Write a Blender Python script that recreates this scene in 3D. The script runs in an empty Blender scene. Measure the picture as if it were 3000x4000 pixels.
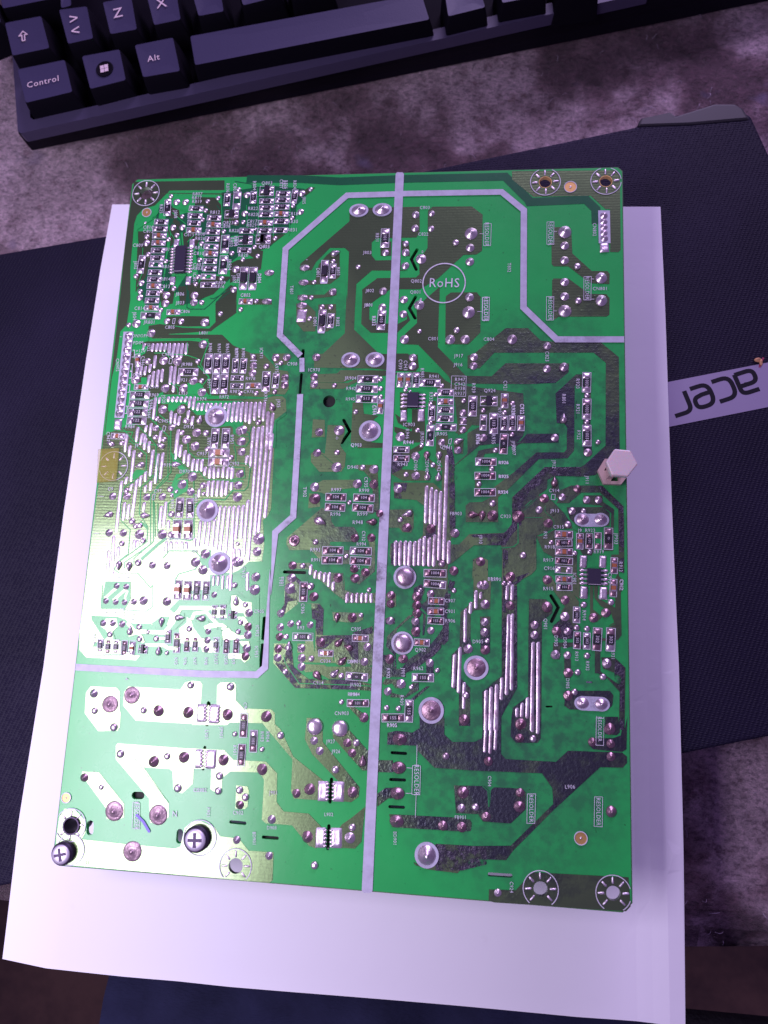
import bpy, bmesh, math, random
from mathutils import Matrix, Vector, noise
from mathutils.geometry import delaunay_2d_cdt
random.seed(7)
# ---------- measured layout, in board units (1 unit = 0.905 mm, origin = far left board corner, z = 0 on its top face)
R=[[0.993434, 0.045483, -0.104974], [0.025498, -0.982519, -0.184406], [-0.111527, 0.180519, -0.977228]]
CAM=[136.4243, -179.9183, 256.9167]
FOC=2917.0
BH=256.494
PAPER=[(-21.72, 6.02, -25.0), (43.15, 4.08, -25.0), (98.28, 2.49, -25.0), (151.24, 1.08, -25.0), (210.0, -0.68, -25.0), (210.86, -43.62, -25.0), (211.85, -125.05, -25.0), (212.66, -180.89, -25.0), (212.26, -241.15, -25.0), (211.33, -296.54, -25.0), (176.66, -297.64, -25.0), (139.02, -297.92, -25.0), (81.26, -298.51, -25.0), (57.65, -298.71, -25.0), (38.92, -298.53, -25.0), (18.79, -298.86, -25.0), (-11.02, -298.9, -25.0), (-28.28, -297.39, -25.0), (-28.58, -249.11, -25.0), (-26.25, -192.24, -25.0), (-26.04, -131.22, -25.0), (-24.91, -65.42, -25.0), (-23.57, -24.63, -25.0)]
LID=[(-154.58, -32.72, -25.6), (-71.1, -16.31, -25.6), (-24.04, -8.63, -25.6), (115.89, 19.2, -25.6), (201.64, 36.83, -25.6), (202.91, 39.39, -25.6), (233.46, 44.16, -25.6), (241.46, 43.84, -25.6), (246.79, 40.11, -25.6), (277.08, -47.87, -25.6), (293.05, -190.88, -25.6), (242.23, -203.79, -25.6), (213.45, -211.23, -25.6), (109.2, -237.32, -25.6), (-33.14, -273.19, -25.6), (-103.0, -290.95, -25.6)]
LIDQ=[(-71.1, -16.31, -25.6), (201.64, 36.83, -25.6), (242.23, -203.79, -25.6), (-33.14, -273.19, -25.6)]
HINGE=[(201.63, 36.23, -25.6), (202.91, 39.99, -25.6), (215.21, 42.5, -25.6), (217.2, 40.64, -25.6), (232.5, 45.62, -25.6), (240.51, 45.3, -25.6), (243.9, 42.57, -25.6), (246.19, 37.78, -25.6), (223.16, 36.28, -25.6)]
STRIP=[(202.96, -76.06, -25.5), (271.66, -61.04, -25.5), (270.62, -78.6, -25.5), (202.65, -94.07, -25.5)]
ACER=[(241.94, -71.7, -25.5), (213.59, -81.85, -25.5), (216.23, -87.41, -25.5), (245.23, -76.85, -25.5)]
CRUMB=[(244.73, -65.21, -25.0), (245.96, -64.69, -25.0), (246.34, -66.54, -25.0)]
KEYS=[('arrow', [(-83.27, 98.22, -22.0), (-65.82, 100.99, -22.0), (-59.41, 83.67, -22.0), (-76.92, 80.51, -22.0)]), ('> <', [(-57.35, 103.86, -22.0), (-43.95, 104.95, -22.0), (-38.81, 87.72, -22.0), (-50.56, 85.41, -22.0)]), ('Z', [(-36.42, 106.74, -22.0), (-22.92, 108.54, -22.0), (-18.37, 91.37, -22.0), (-30.71, 89.48, -22.0)]), ('X', [(-16.17, 110.73, -22.0), (-2.37, 112.85, -22.0), (1.85, 95.36, -22.0), (-10.34, 93.12, -22.0)]), ('C', [(4.03, 114.67, -22.0), (17.51, 116.04, -22.0), (21.63, 98.59, -22.0), (10.17, 96.71, -22.0)]), ('Control', [(-73.48, 73.06, -22.0), (-51.16, 77.08, -22.0), (-45.35, 60.33, -22.0), (-66.96, 55.54, -22.0)]), ('win', [(-43.0, 78.49, -22.0), (-25.46, 81.24, -22.0), (-20.7, 65.28, -22.0), (-36.92, 61.39, -22.0)]), ('Alt', [(-18.43, 83.05, -22.0), (-0.81, 86.1, -22.0), (4.15, 68.75, -22.0), (-12.69, 66.34, -22.0)]), ('', [(7.26, 86.4, -22.0), (110.36, 102.4, -22.0), (114.4, 89.09, -22.0), (10.91, 71.39, -22.0)]), ('', [(120.07, 105.78, -22.0), (134.31, 108.51, -22.0), (138.29, 93.92, -22.0), (122.54, 90.2, -22.0)]), ('', [(143.76, 109.71, -22.0), (161.16, 112.19, -22.0), (163.51, 98.64, -22.0), (145.52, 95.63, -22.0)]), ('', [(167.93, 112.65, -22.0), (182.87, 115.25, -22.0), (185.76, 100.82, -22.0), (169.47, 98.81, -22.0)]), ('', [(25.96, 115.38, -22.0), (43.53, 118.02, -22.0), (47.24, 105.11, -22.0), (30.43, 101.1, -22.0)]), ('', [(48.72, 118.62, -22.0), (66.09, 121.22, -22.0), (69.57, 108.92, -22.0), (52.9, 105.32, -22.0)]), ('', [(-105.55, 109.67, -22.0), (-90.48, 111.82, -22.0), (-85.41, 98.72, -22.0), (-99.39, 92.75, -22.0)]), ('', [(-91.26, 121.79, -22.0), (-62.23, 125.3, -22.0), (-58.58, 110.67, -22.0), (-85.48, 106.23, -22.0)]), ('', [(-59.7, 124.37, -22.0), (-55.0, 125.21, -22.0), (-51.69, 105.77, -22.0), (-56.44, 104.7, -22.0)])]
KCASE=[(-75.07, 46.89, -31.0), (24.69, 66.32, -31.0), (119.7, 84.68, -31.0), (170.52, 98.25, -31.0), (197.88, 103.55, -31.0), (290.2, 122.88, -31.0)]
KINNER=[(-70.48, 53.67, -31.0), (-74.29, 58.77, -31.0), (-98.42, 115.8, -31.0), (-105.32, 132.75, -31.0), (-70.47, 53.66, -31.0), (24.16, 72.56, -31.0), (123.34, 91.69, -31.0), (183.38, 105.33, -31.0), (216.1, 113.51, -31.0)]
KLEFT=[(-74.99, 46.82, -31.0), (-80.67, 57.56, -31.0), (-88.4, 77.1, -31.0), (-95.27, 94.8, -31.0), (-105.68, 120.92, -31.0)]
KFOOT=[(-93.03, 65.09, -53.5), (-105.17, 91.79, -53.5), (-86.72, 57.02, -53.5), (-82.8, 55.05, -53.5), (-8.58, 70.99, -53.5), (17.0, 73.24, -53.5), (76.38, 85.91, -53.5), (132.45, 97.11, -53.5), (192.12, 107.52, -53.5), (238.23, 115.73, -53.5), (267.42, 120.89, -53.5), (312.1, 129.08, -53.5)]
TABLE=[(-153.72, -288.19, -54.0), (-43.84, -295.44, -54.0), (204.29, -272.01, -54.0), (329.8, -252.71, -54.0)]
HEXT=[(183.65, -112.02, 14.0), (188.79, -112.48, 14.0), (190.94, -116.98, 14.0), (187.82, -121.19, 14.0), (182.71, -120.93, 14.0), (180.86, -116.44, 14.0)]
HEXB=[(180.24, -116.4, 0.4), (182.2, -121.12, 0.4), (187.96, -121.18, 0.4), (191.07, -116.94, 0.4), (188.78, -112.4, 0.4), (182.63, -112.32, 0.4)]
SPC=[(184.84, -116.59, 0.0)]
JEANS=[(-7.17, -324.03, -90.0), (-5.42, -360.25, -90.0), (107.74, -354.1, -90.0), (226.24, -337.89, -90.0), (221.77, -314.88, -90.0)]
MARKS=[]
S=0.01                      # one board unit -> Blender units
Z0=54.0                     # height of the board face above the tablecloth
scene=bpy.context.scene
scene.unit_settings.scale_length=0.0905
C=scene.collection
# ---------- camera
cd=bpy.data.cameras.new('camera'); cam=bpy.data.objects.new('camera',cd); C.objects.link(cam)
cd.sensor_fit='HORIZONTAL'; cd.sensor_width=36; cd.lens=FOC/3000*36
cd.clip_start=.05; cd.clip_end=100
M3=Matrix((R[0],[-v for v in R[1]],[-v for v in R[2]])).transposed()
cam.matrix_world=Matrix.Translation(Vector((CAM[0]*S,CAM[1]*S,(CAM[2]+Z0)*S))) @ M3.to_4x4()
cd.dof.use_dof=True; cd.dof.focus_distance=2.66; cd.dof.aperture_fstop=2.0
scene.camera=cam
# ---------- light
w=bpy.data.worlds.new('World'); scene.world=w; w.use_nodes=True
bg=w.node_tree.nodes['Background']; bg.inputs[0].default_value=(.37,.25,.66,1); bg.inputs[1].default_value=.36
def lamp(name,loc,tgt,sx,sy,power,col):
    l=bpy.data.lights.new(name,'AREA'); l.shape='RECTANGLE'; l.size=sx*S; l.size_y=sy*S; l.energy=power; l.color=col; l.spread=math.radians(128)
    o=bpy.data.objects.new(name,l); C.objects.link(o)
    o.location=Vector((loc[0]*S,loc[1]*S,(loc[2]+Z0)*S)); d=Vector(tgt)*S+Vector((0,0,Z0*S))-o.location
    z_=-d.normalized(); x_=Vector((0,1,0)).cross(z_).normalized(); y_=z_.cross(x_)
    o.rotation_euler=Matrix((x_,y_,z_)).transposed().to_euler(); return o
lamp('window_light',(-108,-240,330),(-80,-230,0),150,296,116,(.87,.77,1.0))
lamp('far_fill_light',(330,720,420),(110,-60,0),500,320,680,(.74,.57,1.0)).data.spread=math.pi  # added broad fill lamp, lifts the shaded paper and far cloth; no actual window
scene.view_settings.view_transform='Standard'; scene.view_settings.look='None'; scene.view_settings.exposure=0; scene.view_settings.gamma=1
scene.render.engine='CYCLES'
# ---------- materials
def mat(name,col=(.5,.5,.5),rough=.5,metal=0,coat=0,spec=.5,crough=.1):
    m=bpy.data.materials.new(name); m.use_nodes=True; b=m.node_tree.nodes['Principled BSDF']
    b.inputs['Base Color'].default_value=(*col,1); b.inputs['Roughness'].default_value=rough; b.inputs['Metallic'].default_value=metal
    b.inputs['Coat Weight'].default_value=coat; b.inputs['Coat Roughness'].default_value=crough; b.inputs['Specular IOR Level'].default_value=spec
    return m
def nodes(m): return m.node_tree.nodes, m.node_tree.links, m.node_tree.nodes['Principled BSDF']
def objco(m,world=True):
    n,l,b=nodes(m)
    if world:
        g=n.new('ShaderNodeNewGeometry'); return g.outputs['Position']
    t=n.new('ShaderNodeTexCoord'); return t.outputs['Object']
def nz(m,scale,detail=3,rough=.55,co=None,stretch=None,rot=None):
    n,l,b=nodes(m); t=n.new('ShaderNodeTexNoise'); t.inputs['Scale'].default_value=scale; t.inputs['Detail'].default_value=detail; t.inputs['Roughness'].default_value=rough
    co=co or objco(m)
    if stretch:
        mp=n.new('ShaderNodeMapping'); mp.inputs['Scale'].default_value=stretch
        if rot: mp.inputs['Rotation'].default_value=rot
        l.new(co,mp.inputs[0]); co=mp.outputs[0]
    l.new(co,t.inputs['Vector']); return t.outputs['Fac']
def ramp(m,src,stops):
    n,l,b=nodes(m); r=n.new('ShaderNodeValToRGB'); e=r.color_ramp.elements
    while len(e)<len(stops): e.new(.5)
    for el,(p,c) in zip(e,stops): el.position=p; el.color=(*c,1) if len(c)==3 else c
    l.new(src,r.inputs[0]); return r.outputs['Color']
def mix(m,fac,a,b_,mode='MIX'):
    n,l,b=nodes(m); x=n.new('ShaderNodeMix'); x.data_type='RGBA'; x.blend_type=mode
    for s,v in ((x.inputs[0],fac),(x.inputs[6],a),(x.inputs[7],b_)):
        if hasattr(v,'links'): l.new(v,s)
        elif isinstance(v,(int,float)): s.default_value=v
        else: s.default_value=(*v,1)
    return x.outputs[2]
def math_(m,op,a,b_=0,clamp=False):
    n,l,b=nodes(m); x=n.new('ShaderNodeMath'); x.operation=op; x.use_clamp=clamp
    for s,v in ((x.inputs[0],a),(x.inputs[1],b_)):
        if hasattr(v,'links'): l.new(v,s)
        else: s.default_value=v
    return x.outputs[0]
def bump(m,h,strength=.3,dist=.005,prev=None):
    n,l,b=nodes(m); x=n.new('ShaderNodeBump'); x.inputs['Strength'].default_value=strength; x.inputs['Distance'].default_value=dist
    l.new(h,x.inputs['Height'])
    if prev: l.new(prev,x.inputs['Normal'])
    l.new(x.outputs[0],b.inputs['Normal']); return x.outputs[0]
def setc(m,out,name='Base Color'):
    n,l,b=nodes(m); l.new(out,b.inputs[name])
g=Vector
def grime_zone(m,crust=False):
    """where flux and dust settled on this board: right of centre and along the near edge (board stain with its own place)"""
    n,l,b=nodes(m); co=objco(m); s=n.new('ShaderNodeSeparateXYZ'); l.new(co,s.inputs[0])
    def blob(cx,cy,rx,ry):
        a=math_(m,'MULTIPLY',math_(m,'SUBTRACT',s.outputs[0],cx*S),1/(rx*S)); b2=math_(m,'MULTIPLY',math_(m,'SUBTRACT',s.outputs[1],cy*S),1/(ry*S))
        d=math_(m,'ADD',math_(m,'MULTIPLY',a,a),math_(m,'MULTIPLY',b2,b2))
        return math_(m,'SUBTRACT',1.0,d,True)
    if crust: return math_(m,'ADD',math_(m,'MULTIPLY',blob(152,-207,62,54),1.5),math_(m,'ADD',math_(m,'MULTIPLY',blob(105,-152,42,40),.75),math_(m,'MULTIPLY',blob(166,-105,44,62),1.0)),True)
    z=math_(m,'ADD',blob(108,-150,44,42),math_(m,'ADD',blob(152,-200,50,62),math_(m,'ADD',blob(160,-110,45,62),blob(75,-90,30,60))),True)
    return z
# green solder mask over bare board
def mask_mat(name,base,dark):
    m=mat(name,base,.38,0,.38,.42,.16)
    n1=nz(m,1.6,4,.6); n2=nz(m,22,4,.65); z=grime_zone(m)
    c=ramp(m,n1,[(.25,[v*.82 for v in base]),(.75,[min(1,v*1.12) for v in base])])
    st=math_(m,'MULTIPLY',ramp(m,n2,[(.42,(0,0,0)),(.60,(1,1,1))]),z)
    big=math_(m,'MULTIPLY',ramp(m,nz(m,7,5,.7),[(.45,(0,0,0)),(.64,(1,1,1))]),z)
    c=mix(m,math_(m,'MULTIPLY',st,.75),c,dark); c=mix(m,math_(m,'MULTIPLY',big,.28),c,[v*.7 for v in dark])
    c=mix(m,math_(m,'MULTIPLY',z,.45),c,(.035,.15,.075))
    sp=ramp(m,nz(m,95,2,.5),[(.735,(0,0,0)),(.76,(1,1,1))]); c=mix(m,math_(m,'MULTIPLY',sp,.7),c,(.012,.02,.012))
    setc(m,c)
    r=math_(m,'ADD',math_(m,'MULTIPLY',nz(m,9,4,.6),.12),.22); setc(m,r,'Roughness')
    b0=bump(m,nz(m,45,3,.6),.05,.004); return m
M={}
M['mask']=mask_mat('green_solder_mask',(.020,.385,.083),(.022,.085,.045))
def wave(m,scale,rot=0,dist=.0):
    n,l,b=nodes(m); wv=n.new('ShaderNodeTexWave'); wv.wave_type='BANDS'; wv.bands_direction='Y'; wv.inputs['Scale'].default_value=scale; wv.inputs['Distortion'].default_value=dist
    mp=n.new('ShaderNodeMapping'); mp.inputs['Rotation'].default_value=(0,0,rot); l.new(objco(m),mp.inputs[0]); l.new(mp.outputs[0],wv.inputs['Vector']); return wv.outputs['Fac']
def copper_mat():
    m=mat('masked_copper',(.2,.28,.12),.42,.85,.9,.5,.13)
    z=grime_zone(m); cz=math_(m,'SUBTRACT',math_(m,'ADD',math_(m,'MULTIPLY',grime_zone(m,True),1.25),math_(m,'MULTIPLY',nz(m,7,5,.75),2.6)),1.62,True)
    c=ramp(m,nz(m,3,3),[(.3,(.13,.205,.085)),(.7,(.18,.27,.115))])
    c=mix(m,math_(m,'MULTIPLY',cz,.9),c,(.035,.032,.065))
    sp=ramp(m,nz(m,60,3,.6),[(.62,(0,0,0)),(.70,(1,1,1))]); c=mix(m,math_(m,'MULTIPLY',sp,math_(m,'MULTIPLY',z,.8)),c,(.03,.025,.04))
    setc(m,c)
    r=math_(m,'ADD',math_(m,'MULTIPLY',z,.26),.27); setc(m,r,'Roughness')
    wb=bump(m,wave(m,29),.03,.003)
    h=math_(m,'MULTIPLY',nz(m,85,2,.55),math_(m,'ADD',math_(m,'MULTIPLY',cz,.5),.05))
    bump(m,h,.6,.008,wb); return m
M['copper']=copper_mat()
def residue_mat():
    m=mat('flux_residue',(.04,.034,.06),.45,.15,.25,.5,.3)
    e=ramp(m,nz(m,13,5,.75),[(.40,(0,0,0)),(.52,(1,1,1))]); n,l,b=nodes(m); l.new(e,b.inputs['Alpha'])
    setc(m,ramp(m,nz(m,70,3,.7),[(.35,(.02,.018,.03)),(.62,(.055,.045,.075)),(.75,(.16,.14,.18))])); bump(m,nz(m,80,2,.6),.7,.012); return m
M['residue']=residue_mat()
M['track']=mask_mat('masked_track',(.008,.105,.040),(.01,.05,.03))
def solder_mat(name,col,rough,bs=.25):
    m=mat(name,col,rough,.92,0,.5); z=grime_zone(m)
    c=mix(m,math_(m,'MULTIPLY',ramp(m,nz(m,30,4,.6),[(.35,(0,0,0)),(.65,(1,1,1))]),math_(m,'ADD',math_(m,'MULTIPLY',z,.75),.12)),col,[v*q for v,q in zip(col,(.50,.38,.42))])
    setc(m,c); bump(m,nz(m,38,3,.6),bs,.008); return m
M['solder']=solder_mat('solder',(.78,.68,.73),.34)
M['tin']=solder_mat('tinned_copper',(.86,.77,.85),.42,.3)
M['flux']=solder_mat('fluxed_solder',(.46,.31,.35),.36,.4)
M['silk']=mat('white_silkscreen',(.60,.58,.66),.5); setc(M['silk'],ramp(M['silk'],nz(M['silk'],30,5,.7),[(.30,(.38,.38,.44)),(.5,(.60,.58,.67))]))
M['band']=mat('pale_silkscreen_band',(.50,.48,.58),.45); 
_m=M['band']; _z=grime_zone(_m); _c=ramp(_m,nz(_m,26,5,.7),[(.3,(.36,.35,.44)),(.6,(.47,.46,.58))]); _c=mix(_m,math_(_m,'MULTIPLY',_z,ramp(_m,nz(_m,14,5,.75),[(.52,(0,0,0)),(.66,(.9,.9,.9))])),_c,(.10,.08,.11)); setc(_m,_c); bump(_m,nz(_m,60,3),.1,.003)
M['black']=mat('black_chip_epoxy',(.018,.014,.026),.45)
M['code']=mat('chip_marking',(.55,.50,.58),.6)
M['tan']=mat('tan_ceramic',(.42,.20,.10),.5)
M['rust']=mat('brown_ceramic',(.33,.11,.045),.5)
M['gold']=mat('bare_copper_gold',(.62,.38,.13),.4,.6)
M['edge']=mat('board_edge_fibreglass',(.05,.16,.05),.6)
M['ic']=mat('chip_package',(.022,.016,.04),.5); bump(M['ic'],nz(M['ic'],90,2),.15,.002)
M['steel']=mat('screw_steel',(.85,.80,.90),.5,.75); 
M['dsteel']=mat('dark_steel',(.06,.045,.08),.5,.8)
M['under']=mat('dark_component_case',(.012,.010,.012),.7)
M['ink']=mat('violet_marker_ink',(.22,.18,.60),.6)
# ---------- mesh helpers (board units in, Blender units out)
def mk(name,vs,fs,m,parent=None,smooth=False,off=(0,0,0)):
    me=bpy.data.meshes.new(name); me.from_pydata([((x)*S,(y)*S,(z)*S) for x,y,z in vs],[],fs); me.materials.append(m)
    if smooth: me.polygons.foreach_set('use_smooth',[True]*len(me.polygons))
    me.update()
    o=bpy.data.objects.new(name,me); C.objects.link(o)
    if parent: o.parent=parent
    if off!=(0,0,0): o.location=(off[0]*S,off[1]*S,off[2]*S)
    return o
def inst(name,me,parent,x,y,z,rz=0,sx=1,sy=1,sz=1,mt=None):
    o=bpy.data.objects.new(name,me); C.objects.link(o); o.parent=parent
    o.location=(x*S,y*S,z*S); o.rotation_euler=(0,0,rz); o.scale=(sx,sy,sz)
    return o
def empty(name,label,cat,loc=(0,0,0),group=None):
    o=bpy.data.objects.new(name,None); C.objects.link(o); o.empty_display_size=.05
    o.location=(loc[0]*S,loc[1]*S,loc[2]*S); o['label']=label; o['category']=cat
    if group: o['group']=group
    return o
def tag(o,label,cat): o['label']=label; o['category']=cat; return o
def area(p): return sum(p[i-1][0]*p[i][1]-p[i][0]*p[i-1][1] for i in range(len(p)))/2
def inside(pt,poly):
    x,y=pt; r=False
    for i in range(len(poly)):
        a,b=poly[i-1],poly[i]
        if (a[1]>y)!=(b[1]>y) and x<(b[0]-a[0])*(y-a[1])/(b[1]-a[1])+a[0]: r=not r
    return r
def wind(pt,poly):
    x,y=pt; w_=0
    for i in range(len(poly)):
        a,b=poly[i-1],poly[i]
        if a[1]<=y:
            if b[1]>y and (b[0]-a[0])*(y-a[1])-(x-a[0])*(b[1]-a[1])>0: w_+=1
        elif b[1]<=y and (b[0]-a[0])*(y-a[1])-(x-a[0])*(b[1]-a[1])<0: w_-=1
    return w_
def slab(poly,z0,z1,holes=()):
    """extruded flat polygon with holes"""
    co=[];ed=[]
    for l in [poly]+list(holes):
        k=len(co); n=len(l); co+=[Vector((p[0],p[1])) for p in l]; ed+=[(k+i,k+(i+1)%n) for i in range(n)]
    V,_,F,_,_,_=delaunay_2d_cdt(co,ed,[],0,1e-5)
    keep=[]
    for t in F:
        c=((V[t[0]].x+V[t[1]].x+V[t[2]].x)/3,(V[t[0]].y+V[t[1]].y+V[t[2]].y)/3)
        if wind(c,poly)==0 or any(wind(c,h)!=0 for h in holes): continue
        A=area([V[i] for i in t])
        if abs(A)<1e-9: continue
        keep.append(tuple(t) if A>0 else tuple(t[::-1]))
    used=sorted({i for t in keep for i in t}); mp_={i:j for j,i in enumerate(used)}; n=len(used)
    keep=[tuple(mp_[i] for i in t) for t in keep]
    vs=[(V[i].x,V[i].y,z1) for i in used]+[(V[i].x,V[i].y,z0) for i in used]
    es={}
    for t in keep:
        for i in range(3): es[(t[i-1],t[i])]=1
    fs=list(keep)
    for (a,b) in es:
        if (b,a) not in es: fs.append((a+n,b+n,b,a))
    return vs,fs
def ribbon(pts,wd,cap=False,capn=6):
    """outline polygon of a thick polyline with mitred joints, optional round ends"""
    pts=[Vector(p) for p in pts]; h=wd/2; L=[];Rr=[]
    for i,p in enumerate(pts):
        d0=(p-pts[i-1]).normalized() if i>0 else None; d1=(pts[i+1]-p).normalized() if i<len(pts)-1 else None
        if d0 is None: n_=Vector((-d1.y,d1.x)); s=1
        elif d1 is None: n_=Vector((-d0.y,d0.x)); s=1
        else:
            a=Vector((-d0.y,d0.x)); b=Vector((-d1.y,d1.x)); n_=(a+b)
            n_=n_.normalized() if n_.length>1e-6 else a
            s=min(2.2,1/max(.3,n_.dot(a)))
        L.append(p+n_*h*s); Rr.append(p-n_*h*s)
    out=list(L)
    if cap:
        d=(pts[-1]-pts[-2]).normalized(); a0=math.atan2(d.y,d.x)+math.pi/2
        out+=[pts[-1]+Vector((math.cos(a0-math.pi*k/capn),math.sin(a0-math.pi*k/capn)))*h for k in range(1,capn)]
    out+=Rr[::-1]
    if cap:
        d=(pts[0]-pts[1]).normalized(); a0=math.atan2(d.y,d.x)+math.pi/2
        out+=[pts[0]+Vector((math.cos(a0-math.pi*k/capn),math.sin(a0-math.pi*k/capn)))*h for k in range(1,capn)]
    return [(p.x,p.y) for p in out]
def circ(x,y,r,n=28,ry=None): 
    ry=ry or r; return [(x+r*math.cos(2*math.pi*k/n),y+ry*math.sin(2*math.pi*k/n)) for k in range(n)]
def lathe(prof,n=20,jit=0,seed=0):
    """profile [(r,z)] from outside to inside -> unit mesh"""
    rnd=random.Random(seed); vs=[];fs=[]
    ph=[rnd.random()*6.28 for _ in range(4)]
    for r,z in prof:
        for k in range(n):
            a=2*math.pi*k/n; q=1+jit*(math.sin(a+ph[0])+.6*math.sin(2*a+ph[1])+.4*math.sin(3*a+ph[2]))
            vs.append((r*q*math.cos(a),r*q*math.sin(a),z*(1+jit*1.5*math.sin(a+ph[3]))))
    for i in range(len(prof)-1):
        for k in range(n):
            a=i*n+k;b=i*n+(k+1)%n; fs.append((a,b,b+n,a+n))
    vs.append((0,0,prof[-1][1])); c=len(vs)-1; i=(len(prof)-1)*n
    for k in range(n): fs.append((i+k,i+(k+1)%n,c))
    return vs,fs
def mesh(name,vf,m,smooth=True):
    me=bpy.data.meshes.new(name); me.from_pydata([(x*S,y*S,z*S) for x,y,z in vf[0]],[],vf[1]); me.materials.append(m)
    if smooth: me.polygons.foreach_set('use_smooth',[True]*len(me.polygons))
    me.update(); return me
def box(x0,y0,z0,x1,y1,z1,t=0):
    return [(x0,y0,z0),(x1,y0,z0),(x1,y1,z0),(x0,y1,z0),(x0+t,y0+t,z1),(x1-t,y0+t,z1),(x1-t,y1-t,z1),(x0+t,y1-t,z1)],[(0,3,2,1),(4,5,6,7),(0,1,5,4),(1,2,6,5),(2,3,7,6),(3,0,4,7)]
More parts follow.
